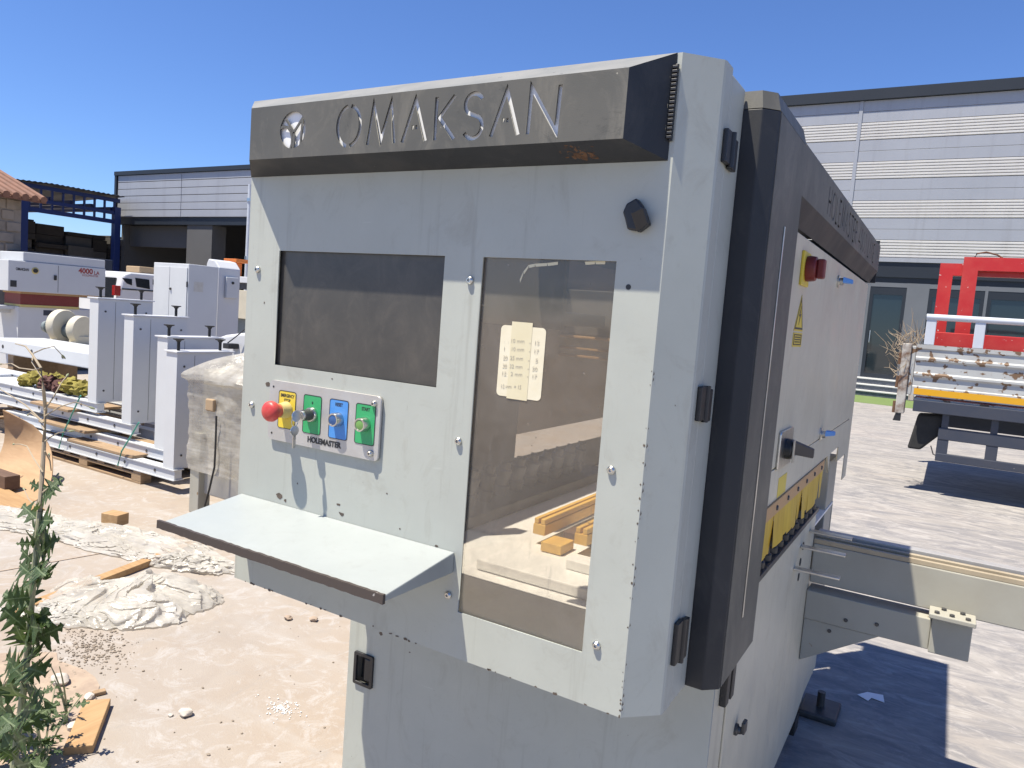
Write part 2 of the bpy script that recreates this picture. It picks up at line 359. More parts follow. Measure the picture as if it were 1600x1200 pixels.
def paving_mat():
    m, t, p = new_mat('pale_stamped_concrete')
    a = mixc(t, ramp(t, nz(t, 1.0, 8, (0.7, 1.6, 1), 0.7), 0.35, 0.68), (0.260, 0.242, 0.223), (0.335, 0.313, 0.291))
    a = mixc(t, ramp(t, nz(t, 1.0, 7, (2.2, 6, 1), 0.7, 1.0), 0.46, 0.72, 0, 0.75), a, (0.205, 0.192, 0.186))
    a = mixc(t, ramp(t, nz(t, 0.5, 4), 0.5, 0.7, 0, 0.5), a, (0.310, 0.267, 0.236))
    a = mixc(t, ramp(t, nz(t, 1.0, 8, (1.3, 3.4, 1), 0.75, 1.8), 0.44, 0.60, 0, 0.9), a, (0.175, 0.17, 0.175))
    a = mixc(t, ramp(t, nz(t, 1.0, 8, (4.5, 11, 1), 0.75, 1.2), 0.50, 0.66, 0, 0.75), a, (0.40, 0.375, 0.35))
    vo = nd(t, 'TexVoronoi', feature='DISTANCE_TO_EDGE'); vo.inputs['Scale'].default_value = 2.4
    t.links.new(coords(t, (0.8, 1.2, 1)), vo.inputs['Vector'])
    j = ramp(t, vo.outputs['Distance'], 0.0, 0.02, 0.10, 0.0)
    a = mixc(t, j, a, (0.186, 0.174, 0.167))
    t.links.new(a, p.inputs['Base Color'])
    p.inputs['Roughness'].default_value = 0.75
    hs = nd(t, 'Math', operation='SUBTRACT')
    t.links.new(nz(t, 7, 7, rough=0.7), hs.inputs[0]); t.links.new(j, hs.inputs[1])
    add_bump(t, p, hs.outputs[0], 0.25, 0.008)
    return m
MAT['paving'] = paving_mat()
MAT['lawn'] = mk('artificial_turf', (0.115, 0.17, 0.05), 0.9, tint=(0.15, 0.20, 0.07), vscale=3, bump=0.4, bscale=60)
MAT['soil'] = mk('loose_dusty_soil', (0.36, 0.28, 0.21), 0.95, tint=(0.24, 0.18, 0.14), vscale=14, var=0.9, bump=0.8, bscale=45)

# ---- mesh builder
class B:
    def __init__(s, xf=None):
        s.bm = bmesh.new(); s.xf = xf
    def v(s, p):
        return s.bm.verts.new(s.xf(*p) if s.xf else p)
    def face(s, vs):
        try: return s.bm.faces.new(vs)
        except ValueError: return None
    def poly(s, pts):
        return s.face([s.v(p) for p in pts])
    def box(s, a, b):
        x0, y0, z0 = a; x1, y1, z1 = b
        q = [s.v(p) for p in ((x0,y0,z0),(x1,y0,z0),(x1,y1,z0),(x0,y1,z0),(x0,y0,z1),(x1,y0,z1),(x1,y1,z1),(x0,y1,z1))]
        for f in ((3,2,1,0),(4,5,6,7),(0,1,5,4),(1,2,6,5),(2,3,7,6),(3,0,4,7)): s.face([q[i] for i in f])
        return s
    def hexa(s, p8):
        q = [s.v(p) for p in p8]
        for f in ((3,2,1,0),(4,5,6,7),(0,1,5,4),(1,2,6,5),(2,3,7,6),(3,0,4,7)): s.face([q[i] for i in f])
        return s
    def prism(s, poly, vec):
        vec = Vector(vec)
        a = [s.v(Vector(p)) for p in poly]; b = [s.v(Vector(p)+vec) for p in poly]
        n = len(a)
        s.face(a[::-1]); s.face(b)
        for i in range(n): s.face([a[i], a[(i+1) % n], b[(i+1) % n], b[i]])
        return s
    def ring(s, c, ax, r, n, ph=0.0):
        ax = Vector(ax).normalized()
        h = Vector((0, 0, 1)) if abs(ax.z) < 0.9 else Vector((1, 0, 0))
        e1 = ax.cross(h).normalized(); e2 = ax.cross(e1)
        return [s.v(Vector(c) + (e1*math.cos(2*math.pi*i/n+ph) + e2*math.sin(2*math.pi*i/n+ph))*r) for i in range(n)]
    def lathe(s, p0, ax, prof, n=24):
        """prof = [(distance along axis, radius)...]"""
        ax = Vector(ax).normalized(); p0 = Vector(p0)
        prev = None
        for d, r in prof:
            rg = s.ring(p0+ax*d, ax, max(r, 1e-5), n)
            if prev:
                for i in range(n): s.face([prev[i], prev[(i+1) % n], rg[(i+1) % n], rg[i]])
            else: s.face(rg[::-1])
            prev = rg
        s.face(prev)
        return s
    def cyl(s, p0, p1, r0, r1=None, n=16):
        p0, p1 = Vector(p0), Vector(p1)
        return s.lathe(p0, p1-p0, [(0, r0), ((p1-p0).length, r0 if r1 is None else r1)], n)
    def tube(s, pts, rad, n=8):
        pts = [Vector(p) for p in pts]
        prev = None
        for i, p in enumerate(pts):
            d = (pts[min(i+1, len(pts)-1)] - pts[max(i-1, 0)])
            r = rad[i] if isinstance(rad, (list, tuple)) else rad
            rg = s.ring(p, d, r, n)
            if prev:
                for k in range(n): s.face([prev[k], prev[(k+1) % n], rg[(k+1) % n], rg[k]])
            else: s.face(rg[::-1])
            prev = rg
        s.face(prev)
        return s
    def blob(s, c, r, seed=0, sub=2, sc=(1, 1, 1), amp=0.35, freq=1.6):
        g = bmesh.ops.create_icosphere(s.bm, subdivisions=sub, radius=1.0)
        for v in g['verts']:
            d = v.co.normalized()
            k = 1 + amp*mnoise.noise(d*freq + Vector((seed*3.1, seed*1.7, seed)))
            v.co = Vector(c) + Vector((d.x*sc[0], d.y*sc[1], d.z*sc[2]))*r*k
        return s
    def build(s, name, mat, root=None, parent=None, smooth=False, bevel=0.0, seg=2, normals=True):
        bm = s.bm
        if normals: bmesh.ops.recalc_face_normals(bm, faces=bm.faces)
        if bevel:
            bmesh.ops.remove_doubles(bm, verts=bm.verts, dist=1e-5)
            ed = [e for e in bm.edges if len(e.link_faces) == 2 and e.calc_face_angle(0) > 0.5]
            bmesh.ops.bevel(bm, geom=ed, offset=bevel, segments=seg, profile=0.5, affect='EDGES', clamp_overlap=True)
        me = bpy.data.meshes.new(name)
        off = root.location if root is not None else (parent_loc(parent) if parent is not None else None)
        if off is not None:
            bmesh.ops.translate(bm, verts=bm.verts, vec=-Vector(off))
        bm.to_mesh(me); bm.free()
        return link(name, me, mat, parent or root, smooth)
def parent_loc(o):
    while o.parent: o = o.parent
    return o.location
def link(name, me, mat, parent=None, smooth=False):
    me.materials.append(MAT[mat] if isinstance(mat, str) else mat)
    if smooth:
        for p in me.polygons: p.use_smooth = True
        me.set_sharp_from_angle(angle=R(38))
    o = bpy.data.objects.new(name, me)
    COL.objects.link(o)
    if parent is not None: o.parent = parent
    return o
def tag(o, label, cat, group=None):
    o['label'] = label; o['category'] = cat
    if group: o['group'] = group
    return o
def struct(o):
    o['kind'] = 'structure'; return o
def stuff(o):
    o['kind'] = 'stuff'; return o
def thing(name, label, cat, loc, group=None):
    o = bpy.data.objects.new(name, None)
    o.empty_display_size = 0.2
    COL.objects.link(o); o.location = loc
    return tag(o, label, cat, group)
def copy_tree(o, parent=None):
    c = o.copy(); COL.objects.link(c); c.parent = parent
    for ch in list(o.children): copy_tree(ch, c)
    return c

def flat_mesh(outlines, thick, frame):
    """filled 2-D outlines (inner ones are holes) given thickness; frame(u, v, w) -> world"""
    cu = bpy.data.curves.new('outline', 'CURVE')
    cu.dimensions = '2D'; cu.fill_mode = 'BOTH'; cu.extrude = thick/2
    for o in outlines:
        sp = cu.splines.new('POLY'); sp.points.add(len(o)-1)
        for i, p in enumerate(o): sp.points[i].co = (p[0], p[1], 0, 1)
        sp.use_cyclic_u = True
    ob = bpy.data.objects.new('outline', cu)
    me = bpy.data.meshes.new_from_object(ob)
    bpy.data.objects.remove(ob); bpy.data.curves.remove(cu)
    for v in me.vertices: v.co = frame(v.co.x, v.co.y, v.co.z)
    return me
def text_mesh(body, size, thick, frame, width=None, bold=0.0):
    cu = bpy.data.curves.new('writing', 'FONT')
    cu.body = body; cu.size = size; cu.extrude = thick/2; cu.align_x = 'CENTER'; cu.align_y = 'CENTER'; cu.offset = bold
    cu.resolution_u = 3
    ob = bpy.data.objects.new('writing', cu)
    me = bpy.data.meshes.new_from_object(ob)
    bpy.data.objects.remove(ob); bpy.data.curves.remove(cu)
    k = 1.0
    if width and len(me.vertices):
        w = max(v.co.x for v in me.vertices) - min(v.co.x for v in me.vertices)
        k = width/w
    for v in me.vertices: v.co = frame(v.co.x*k, v.co.y, v.co.z)
    return me
def mesh_part(name, me, mat, root, parent=None):
    for v in me.vertices: v.co -= root.location
    bm = bmesh.new(); bm.from_mesh(me); bmesh.ops.remove_doubles(bm, verts=bm.verts, dist=1e-6)
    bmesh.ops.recalc_face_normals(bm, faces=bm.faces); bm.to_mesh(me); bm.free()
    return link(name, me, mat, parent or root)
def rrect(x0, z0, x1, z1, r, n=5):
    out = []
    for cx, cz, a0 in ((x1-r, z1-r, 0), (x0+r, z1-r, 90), (x0+r, z0+r, 180), (x1-r, z0+r, 270)):
        for i in range(n+1):
            a = R(a0+90*i/n); out.append((cx+r*math.cos(a), cz+r*math.sin(a)))
    return out
def stroke(pts, w):
    """outline of a thick polyline with mitred corners"""
    P = [Vector(p) for p in pts]; L, Rr = [], []
    for i, p in enumerate(P):
        d0 = (P[i]-P[i-1]).normalized() if i else None
        d1 = (P[i+1]-P[i]).normalized() if i < len(P)-1 else None
        d0 = d0 or d1; d1 = d1 or d0
        n0 = Vector((-d0.y, d0.x)); n1 = Vector((-d1.y, d1.x))
        m = (n0+n1)
        m = m.normalized() if m.length > 1e-6 else n0
        k = w/2/max(0.30, m.dot(n0))
        L.append(p+m*k); Rr.append(p-m*k)
    return [tuple(q) for q in L] + [tuple(q) for q in reversed(Rr)]
def arc(cx, cy, rx, ry, a0, a1, n=14):
    return [(cx+rx*math.cos(R(a0+(a1-a0)*i/n)), cy+ry*math.sin(R(a0+(a1-a0)*i/n))) for i in range(n+1)]
ALPHA = {
 'O': (0.86, [arc(.43,.5,.41,.5,98,262), arc(.43,.5,.41,.5,82,-82)]),
 '0': (0.62, [arc(.31,.5,.29,.5,99,261), arc(.31,.5,.29,.5,81,-81)]),
 'M': (0.92, [[(0,0),(.16,1),(.46,.08),(.76,1),(.92,0)]]),
 'A': (0.76, [[(0,0),(.38,1),(.76,0)], [(.30,.34),(.37,.34)], [(.42,.34),(.48,.34)]]),
 'K': (0.62, [[(0.03,0),(0.03,1)], [(.58,1),(.14,.52),(.62,0)]]),
 'S': (0.56, [arc(.28,.76,.25,.24,25,230,12) + arc(.28,.25,.27,.26,62,-150,14)]),
 'N': (0.78, [[(0,0),(0.03,1),(.75,0),(.78,1)]]),
 'H': (0.66, [[(0,0),(0,1)], [(.10,.5),(.56,.5)], [(.66,0),(.66,1)]]),
 'L': (0.46, [[(0,1),(0,0),(.46,0)]]),
 'E': (0.50, [[(.5,1),(0,1),(0,0),(.5,0)], [(.13,.5),(.42,.5)]]),
 'T': (0.60, [[(0,1),(.6,1)], [(.3,.86),(.3,0)]]),
 'R': (0.58, [[(0,0),(0,1),(.40,1),(.52,.88),(.52,.64),(.40,.52),(.14,.52)], [(.28,.40),(.58,0)]]),
 '4': (0.60, [[(.60,.28),(0,.28),(.42,1)], [(.42,.16),(.42,0)]]),
}
def word(txt, x0, x1, z0, z1, w, gap=0.22):
    h = z1-z0
    tot = sum(ALPHA[c][0] if c != ' ' else 0.4 for c in txt) + gap*(len(txt)-1)
    kx = (x1-x0)/tot
    x = x0; out = []
    for c in txt:
        if c == ' ': x += (0.4+gap)*kx; continue
        for st in ALPHA[c][1]:
            out.append(stroke([(x+p[0]*kx, z0+p[1]*h) for p in st], w))
        x += (ALPHA[c][0]+gap)*kx
    return out
# ================================================================ the setting
def sheet(name, x0, y0, x1, y1, z, mat, nx=1, ny=1, wav=0.0):
    b = B()
    g = [[b.v((x0+(x1-x0)*i/nx, y0+(y1-y0)*j/ny, z)) for i in range(nx+1)] for j in range(ny+1)]
    for j in range(ny):
        for i in range(nx): b.face([g[j][i], g[j][i+1], g[j+1][i+1], g[j+1][i]])
    return struct(b.build(name, mat))
sheet('ground', -400, -300, 400, 500, 0.0, 'ground')
b = B()
b.poly([(-0.9, -25, 0.004), (60, -25, 0.004), (60, 20.2, 0.004), (-3.2, 20.2, 0.004), (-3.2, 3.3, 0.004), (-0.9, 3.3, 0.004)])
struct(b.build('pavement', 'paving'))
sheet('lawn', -14, 20.2, 40, 23.0, 0.006, 'lawn')
# ================================================================ the line boring machine
mach = thing('boring_machine', 'grey woodworking boring machine with control panel, charcoal header and side cabinet', 'machine', M(-0.73, 2.0, -1.2821))
def MB(): return B(M)
def D(px, py, axis, val):
    """machine-unit coordinates of a pixel on a machine plane"""
    v = {0: val*S, 1: val*S, 2: 1.5+val*S}[axis]
    p = at(px, py, axis, v)
    return (p.x/S, p.y/S, (p.z-1.5)/S)
def onpanel(y0):
    return lambda u, v, w: M(u, y0+w, v)

# ---- front panel with its two openings, folded right edge, left return
PX0, PX1, PZ0, PZ1 = -1.206, -0.359, -0.575, 0.370
SCR = (-1.1195, -0.130, -0.7315, 0.0878)
WIN = (-0.657, -0.4965, -0.4285, 0.0878)
rect = lambda a, b, c, d: [(a, b), (c, b), (c, d), (a, d)]
holes = [(-1.112, -1.0), ]
panel = mesh_part('front_panel', flat_mesh([rect(PX0, PZ0, PX1, PZ1), rect(*SCR), rect(*WIN)], 0.004, onpanel(1.002)), 'paint', mach)
b = MB()
b.prism([(-0.359, 1.0, PZ0), (-0.314, 1.045, PZ0), (-0.312, 1.050, PZ0), (-0.312, 1.082, PZ0), (-0.316, 1.082, PZ0), (-0.316, 1.052, PZ0), (-0.3610, 1.0042, PZ0)], (0, 0, PZ1-PZ0))
b.build('corner_fold', 'paint', mach, parent=panel)
MB().box((-0.3165, 1.0845, PZ0), (-0.3122, 1.158, PZ1-0.008)).build('hinged_side_strip', 'paint', mach, parent=panel, bevel=0.002)
MB().box((PX0+0.0002, 1.0045, PZ0), (PX0+0.004, 1.158, PZ1-0.004)).build('side_return', 'paint', mach, parent=panel)
MB().box((PX0+0.006, 1.0045, PZ0+0.0002), (PX1-0.004, 1.03, PZ0+0.004)).build('bottom_flange', 'paint', mach, parent=panel)

# screen pane, window pane
MB().box((SCR[0]-0.02, 1.0085, SCR[1]-0.02), (SCR[2]+0.02, 1.012, SCR[3]+0.02)).build('screen_pane', 'screen', mach)
MB().box((WIN[0]-0.012, 1.0055, WIN[1]-0.012), (WIN[2]+0.012, 1.008, WIN[3]+0.012)).build('window_pane', 'pane', mach)
# ragged tape edges over the top of the window pane
for pts in ([(812, 437), (818, 424), (826, 414), (836, 412), (855, 411), (872, 409)], [(914, 409), (930, 408), (946, 408)]):
    b = MB(); q = [D(x, y, 1, 1.0053) for x, y in pts]
    for i in range(len(q)-1):
        b.poly([(q[i][0], q[i][1]-0.0001, q[i][2]), (q[i+1][0], q[i+1][1]-0.0001, q[i+1][2]), (q[i+1][0], q[i+1][1]-0.0001, q[i+1][2]-0.0045), (q[i][0]+0.0015, q[i][1]-0.0001, q[i][2]-0.0045)])
    b.build('window_tape', 'tape', mach)

# ---- panel screws
def screw(b, x, z, y=1.0, ax=(0, -1, 0), r=0.0065):
    b.lathe((x, y, z), ax, [(0, r), (0.0035, r*0.98), (0.0062, r*0.62), (0.0062, r*0.38), (0.003, r*0.30)], 14)
for x, z in ((-0.678, 0.050), (-0.6785, -0.212), (-0.677, -0.472), (-0.4075, -0.213), (-0.406, -0.478), (-1.1755, 0.050), (-1.1755, -0.215)):
    b = MB(); screw(b, x, z); b.build('panel_screw', 'steel', mach, smooth=True)
b = MB(); b.lathe((-0.407, 0.9996, 0.052), (0, 1, 0), [(0, 0.004), (0.0003, 0.004)], 12); b.build('empty_screw_hole', 'black', mach)

# ---- black twist latch
b = MB()
c = (-0.402, 0.151)
q = []
for a, r in ((100, .024), (60, .016), (0, .011), (-65, .023), (-110, .022), (-150, .016), (175, .020), (140, .022)):
    q.append((c[0]+r*math.cos(R(a-8)), 1.0-0.012, c[1]+r*math.sin(R(a-8))))
b.prism(q, (0, 0.0118, 0))
latch = b.build('twist_latch', 'black', mach, bevel=0.003)
MB().hexa([(c[0]+.006, .984, c[1]-.024), (c[0]+.022, .984, c[1]-.012), (c[0]+.022, .9998, c[1]-.012), (c[0]+.006, .9998, c[1]-.024),
           (c[0]-.002, .974, c[1]+.002), (c[0]+.016, .974, c[1]+.010), (c[0]+.016, .987, c[1]+.010), (c[0]-.002, .987, c[1]+.002)]).build('latch_wing', 'black', mach, parent=latch, bevel=0.003)

# ---- header with letters cut through, white sheet behind
HY = 0.936
hx0, hx1, hz0, hz1 = -1.137, -0.4075, 0.2435, 0.3350
cut = word('OMAKSAN', -0.9245, -0.5075, 0.2570, 0.3215, 0.0064, 0.26)
LX, LZ, LR = -1.0292, 0.2905, 0.0315
def circ(cx, cz, r, a0, a1, n=16):
    return [(cx+r*math.cos(R(a0+(a1-a0)*i/n)), cz+r*math.sin(R(a0+(a1-a0)*i/n))) for i in range(n+1)]
# emblem: a disc cut out, with the strokes of its monogram left standing
emb = [circ(LX, LZ, LR, 0, 350, 35)]
hdr = mesh_part('header_face', flat_mesh([rect(hx0, hz0, hx1, hz1)] + cut + emb, 0.0022, onpanel(HY+0.0011)), 'faded_bounce', mach)
for pts in ([(278, 428), (328, 508), (378, 424), (371, 592)], [(238, 482), (262, 468), (288, 474), (309, 504), (319, 545), (318, 580), (310, 614)], [(329, 508), (331, 560), (326, 614)]):
    q = [(LX+(x-322)/78*LR, LZ-(y-495)/115*LR) for x, y in pts]
    mesh_part('emblem_stroke', flat_mesh([stroke(q, 0.0042)], 0.0018, onpanel(HY+0.0013)), 'faded_bounce', mach, hdr)
MB().box((hx0+0.02, HY+0.0055, hz0+0.008), (hx1-0.02, HY+0.0075, hz1-0.006)).build('letter_backing', 'acryl', mach, parent=hdr)
b = MB()
f = [(hx0, HY, hz0), (hx1, HY, hz0), (hx1, HY, hz1), (hx0, HY, hz1)]
k = [(-1.206, 0.9992, 0.2265), (-0.366, 0.9992, 0.2265), (-0.366, 0.9992, 0.3700), (-1.206, 0.9992, 0.3700)]
bt = MB()
for i in range(4):
    j = (i+1) % 4
    qq = [f[i], f[j], k[j], k[i]]
    (bt if i == 2 else b).hexa(qq + [(x + (0.003 if i == 3 else (-0.003 if i == 1 else 0)), y+0.0006, z + (0.003 if i == 0 else (-0.003 if i == 2 else 0))) for x, y, z in qq])
b.build('header_bevel', 'dark', mach, parent=hdr)
bt.build('header_top_bevel', 'dusty', mach, parent=hdr)
# rusty patch on the lower bevel and stained run below the letters
def patch(name, mat, pts, root, n, seed, spread, size, push=(0, -0.0006, 0)):
    rnd = random.Random(seed); b = MB()
    for i in range(n):
        p0, p1 = rnd.choice(pts)
        t = rnd.random()
        c = [p0[j]+(p1[j]-p0[j])*t for j in range(3)]
        b_, e1, e2 = spread
        u, v = rnd.gauss(0, 1)*b_, rnd.gauss(0, 1)*b_
        c = [c[j]+e1[j]*u+e2[j]*v+push[j] for j in range(3)]
        m = rnd.randint(5, 8); r = size*(0.35+rnd.random()**2*1.5); st = 0.6+rnd.random()*1.6
        ph = rnd.random()*6
        b.poly([tuple(c[j]+e1[j]*r*math.cos(ph+2*math.pi*a/m)*(0.6+0.6*rnd.random())+e2[j]*r*st*math.sin(ph+2*math.pi*a/m)*(0.6+0.6*rnd.random()) for j in range(3)) for a in range(m)])
    return stuff(b.build(name, mat, root))
be = (0, 0.94, 0)  # bevel in-plane direction is mostly +y
patch('rust_stain', 'rust', [((-0.505, 0.956, 0.2389), (-0.468, 0.975, 0.2336))], mach, 46, 3, (0.011, (1, 0, 0), (0, 0.962, -0.273)), 0.004, (0, -0.0002, -0.0007))
# frayed black strip down the header's right end
b = MB()
z = 0.255
while z < 0.352:
    b.box((-0.3690, 0.992, z), (-0.3615, 0.9975, z+0.0036)); z += 0.0058
b.box((-0.3660, 0.9950, 0.252), (-0.3615, 0.9985, 0.354))
b.build('edge_strip', 'black', mach, bevel=0.0006)
patch('paint_flake', 'tape', [((-0.3705, 0.9935, 0.25), (-0.3705, 0.9935, 0.352))], mach, 14, 9, (0.0006, (0, 1, 0), (0, 0, 1)), 0.0016, (0, 0, 0))

# ---- control plate, legends, buttons
plate = mesh_part('control_plate', flat_mesh([rrect(-1.1195, -0.273, -0.8420, -0.1585, 0.009)], 0.0075, onpanel(0.9961)), 'alu', mach)
PY = 0.9922
for x, z in ((-0.8555, -0.172), (-0.8575, -0.2605)):
    b = MB(); screw(b, x, z, PY, r=0.0058); b.build('plate_screw', 'steel', mach, parent=plate, smooth=True)
for x, z in ((-1.109, -0.171), (-1.1085, -0.2605)):
    b = MB(); b.lathe((x, PY-0.0003, z), (0, 1, 0), [(0, 0.0022), (0.0002, 0.0022)], 10); b.build('plate_hole', 'black', mach, parent=plate)
mesh_part('plate_lettering', text_mesh('HOLEMASTER', 0.0145, 0.0004, onpanel(PY-0.0003), 0.084, 0.0006), 'ink', mach, plate).location = (M(-0.971, 0, -0.2585)-M(0, 0, 0))
def legend(btn, cx, mat, lines):
    z0, z1 = -0.2475, -0.1752
    o = mesh_part('legend_border', flat_mesh([rrect(cx-0.0230, z0, cx+0.0230, z1, 0.005), rrect(cx-0.0218, z0+0.0012, cx+0.0218, z1-0.0012, 0.004)], 0.0005, onpanel(PY-0.0005)), 'ink', mach, btn)
    mesh_part('legend_plate', flat_mesh([rrect(cx-0.0226, z0+0.0004, cx+0.0226, z1-0.0004, 0.0047)], 0.0004, onpanel(PY-0.00022)), mat, mach, btn)
    for txt, dz, size, w in lines:
        o = mesh_part('legend_lettering', text_mesh(txt, size, 0.0003, onpanel(PY-0.0006), w, 0.0002), 'ink', mach, btn)
        o.location = M(cx, 0, dz)-M(0, 0, 0)
BZ = -0.211
# emergency stop
x = -1.070
es = MB().lathe((x, PY-0.0195, BZ), (0, -1, 0), [(0, .0112), (.004, .0125), (.009, .0135), (.012, .0150), (.0135, .0180), (.0175, .0196), (.0235, .0188), (.0275, .0158), (.0300, .0095), (.0308, .0)], 28).build('emergency_button', 'red_btn', mach, smooth=True)
MB().lathe((x, PY-0.0008, BZ), (0, -1, 0), [(0, .0160), (.003, .0162), (.007, .0150), (.013, .0140), (.0185, .0134), (.0187, .0108)], 28).build('collar', 'yellow_ring', mach, parent=es, smooth=True)
legend(es, x, 'yellow_dec', [('EMERGENCY', -0.1845, 0.0085, 0.036), ('STOP', -0.1935, 0.0085, 0.017)])
# key switch
x = -1.004
ks = MB().lathe((x, PY-0.0008, BZ), (0, -1, 0), [(0, .0143), (.0035, .0143), (.0065, .0128), (.0068, .0105)], 26).build('key_switch', 'steel', mach, smooth=True)
MB().lathe((x, PY-0.0074, BZ), (0, -1, 0), [(0, .0108), (.016, .0100), (.0165, .0085)], 24).build('barrel', 'darksteel', mach, parent=ks, smooth=True)
MB().lathe((x, PY-0.0232, BZ), (0, -1, 0), [(0, .0090), (.004, .0090), (.0048, .0080), (.0048, .003)], 24).build('lock_face', 'steel', mach, parent=ks, smooth=True)
legend(ks, x, 'green_dec', [('0', -0.1895, 0.0065, 0.0035), ('1', -0.209, 0.0065, None)])
for cx, dec, cap, txt, w in ((-0.938, 'blue_dec', 'blue_cap', 'RESET', 0.018), (-0.8745, 'green_dec', 'green_cap', 'START', 0.019)):
    pb = MB().lathe((cx, PY-0.0008, BZ), (0, -1, 0), [(0, .0128), (.004, .0131), (.0065, .0125), (.0125, .0125), (.0150, .0118), (.0150, .0096), (.0138, .0094)], 28).build('push_button', 'steel', mach, smooth=True)
    MB().lathe((cx, PY-0.0138, BZ), (0, -1, 0), [(0, .0092), (.0008, .0090), (.0012, .0082)], 24).build('button_cap', cap, mach, parent=pb, smooth=True)
    legend(pb, cx, dec, [(txt, -0.1845, 0.0085, w)])

# ---- shelf
SX0, SX1 = -1.194, -0.671
sh = MB().prism([(SX0, 0.9996, -0.397), (SX0, 0.824, -0.4205), (SX0, 0.824, -0.4305), (SX0, 0.9996, -0.4330)], (SX1-SX0, 0, 0)).build('shelf', 'shelf', mach, bevel=0.0025)
b = MB()
rnd = random.Random(5)
n = 60
top = [(SX0-0.005+(SX1-SX0+0.008)*i/n, 0.8215, -0.4175+0.0012*rnd.random()) for i in range(n+1)]
bot = [(p[0], 0.8195, -0.4305-0.0012*rnd.random()) for p in top]
for i in range(n):
    b.hexa([(bot[i][0], .8175, bot[i][2]), (bot[i+1][0], .8175, bot[i+1][2]), (bot[i+1][0], .8236, bot[i+1][2]), (bot[i][0], .8236, bot[i][2]),
            (top[i][0], .8180, top[i][2]), (top[i+1][0], .8180, top[i+1][2]), (top[i+1][0], .8236, top[i+1][2]), (top[i][0], .8236, top[i][2])])
b.build('shelf_lip', 'lip', mach, parent=sh)

# ---- chips in the paint
rnd = random.Random(11)
b = MB()
def chip(pts): b.poly(pts)
def chip_xz(x, z, r, st=1.0, y=0.9996):
    m = rnd.randint(5, 8); ph = rnd.random()*6
    b.poly([(x+r*st*math.cos(ph+6.283*a/m)*(0.5+0.7*rnd.random()), y, z+r*math.sin(ph+6.283*a/m)*(0.5+0.7*rnd.random())) for a in range(m)])
for i in range(18): chip_xz(rnd.uniform(PX0+.01, PX1-.01), rnd.uniform(PZ0+.01, -0.14), 0.0005+0.0016*rnd.random()**2)
for px, py, r, st in ((437, 775, .006, 1.5), (446, 782, .004, 1), (529, 788, .003, 2), (534, 803, .004, 2), (625, 826, .002, 1), (595, 990, .004, 1.5), (612, 990, .002, 1), (583, 978, .002, 1), (640, 1019, .002, 1.2), (682, 853, .003, 1.6), (418, 600, .005, 1.8), (413, 473, .003, .6)):
    p = D(px, py, 1, 1.0); chip_xz(p[0], p[2], r, st)
for i in range(22):                        # along the folded edge and the bottom edge
    z = PZ0 + (rnd.random()**1.3)*0.62
    chip_xz(PX1-0.0012-0.0015*rnd.random(), z, 0.0010+0.0022*rnd.random()**2, 0.7)
    s = 0.0010+0.003*rnd.random()
    zz = z+rnd.uniform(-.01, .01)
    b.poly([(PX1+0.0008, 1.0003, zz), (PX1+0.0008+s*.5, 1.0003+s*.5, zz+s), (PX1+0.0008+s*.2, 1.0003+s*.2, zz+2.4*s)])
for i in range(26):
    chip_xz(rnd.uniform(PX0+.02, PX1-.01), PZ0+0.0015*rnd.random(), 0.0010+0.002*rnd.random()**2, 2.0)
stuff(b.build('paint_chip', 'chip', mach))

# ---- hinges on the right strip
for y0, z0, z1 in ((1.083, 0.2365, 0.283), (1.083, -0.133, -0.0820), (1.083, -0.504, -0.438)):
    hg = MB().box((-0.3118, y0-0.020, z0), (-0.3045, y0+0.006, z1)).build('hinge', 'black', mach, bevel=0.0018)
    MB().box((-0.3118, y0+0.0095, z0-0.004), (-0.3040, y0+0.036, z1-0.006)).build('hinge_leaf', 'black', mach, parent=hg, bevel=0.0018)
    MB().cyl((-0.3050, y0+0.0078, z0-0.003), (-0.3050, y0+0.0078, z1), 0.0048, n=10).build('hinge_pin', 'black', mach, parent=hg, smooth=True)

# ---- charcoal side column with slot, hood with cut lettering
CX = -0.263
b = MB()
prof = [(-0.345, 1.160), (-0.2845, 1.160), (CX, 1.182), (CX, 1.410), (-0.345, 1.410)]
b.prism([(x, y, -0.575) for x, y in prof], (0, 0, 0.575+0.335))
prt = [(-0.345, 1.165, 0.362), (-0.2885, 1.165, 0.362), (-0.270, 1.184, 0.362), (-0.270, 1.405, 0.362), (-0.345, 1.405, 0.362)]
col = b.build('side_column', 'dark', mach, bevel=0.0025)
b = MB()
lo = [b.v((x, y, 0.3352)) for x, y in prof]; hi = [b.v(p) for p in prt]
for i in range(5): b.face([lo[i], lo[(i+1) % 5], hi[(i+1) % 5], hi[i]])
b.face(hi); b.face(lo[::-1])
b.build('column_cap', 'faded_bounce', mach, parent=col)
MB().box((CX+0.0001, 1.186, -0.572), (CX+0.0012, 1.408, 0.333)).build('column_bounce_sheet', 'faded_bounce', mach, parent=col)  # added sheet; its lighter grey paints the bounce light on this face
MB().box((CX+0.0013, 1.2865, -0.487), (CX+0.0032, 1.2915, 0.178)).build('trim_strip', 'steel', mach, parent=col, bevel=0.0007)
onside = lambda x0: (lambda u, v, w: M(x0+w, u, v))
HTOP, HLOW = 0.338, 0.250
letters = word('HOLEMASTER 4000 LANE', 1.712, 2.750, 0.2635, 0.3205, 0.0062, 0.30)
hood = mesh_part('hood_face', flat_mesh([rect(1.4105, HLOW, 2.940, HTOP)] + letters, 0.003, onside(CX-0.0015)), 'faded_bounce', mach)  # hood side painted lighter grey in place of bounce light
MB().box((CX-0.011, 1.65, HLOW+0.004), (CX-0.008, 2.80, HTOP-0.004)).build('letter_backing', 'black', mach, parent=hood)
b = MB()
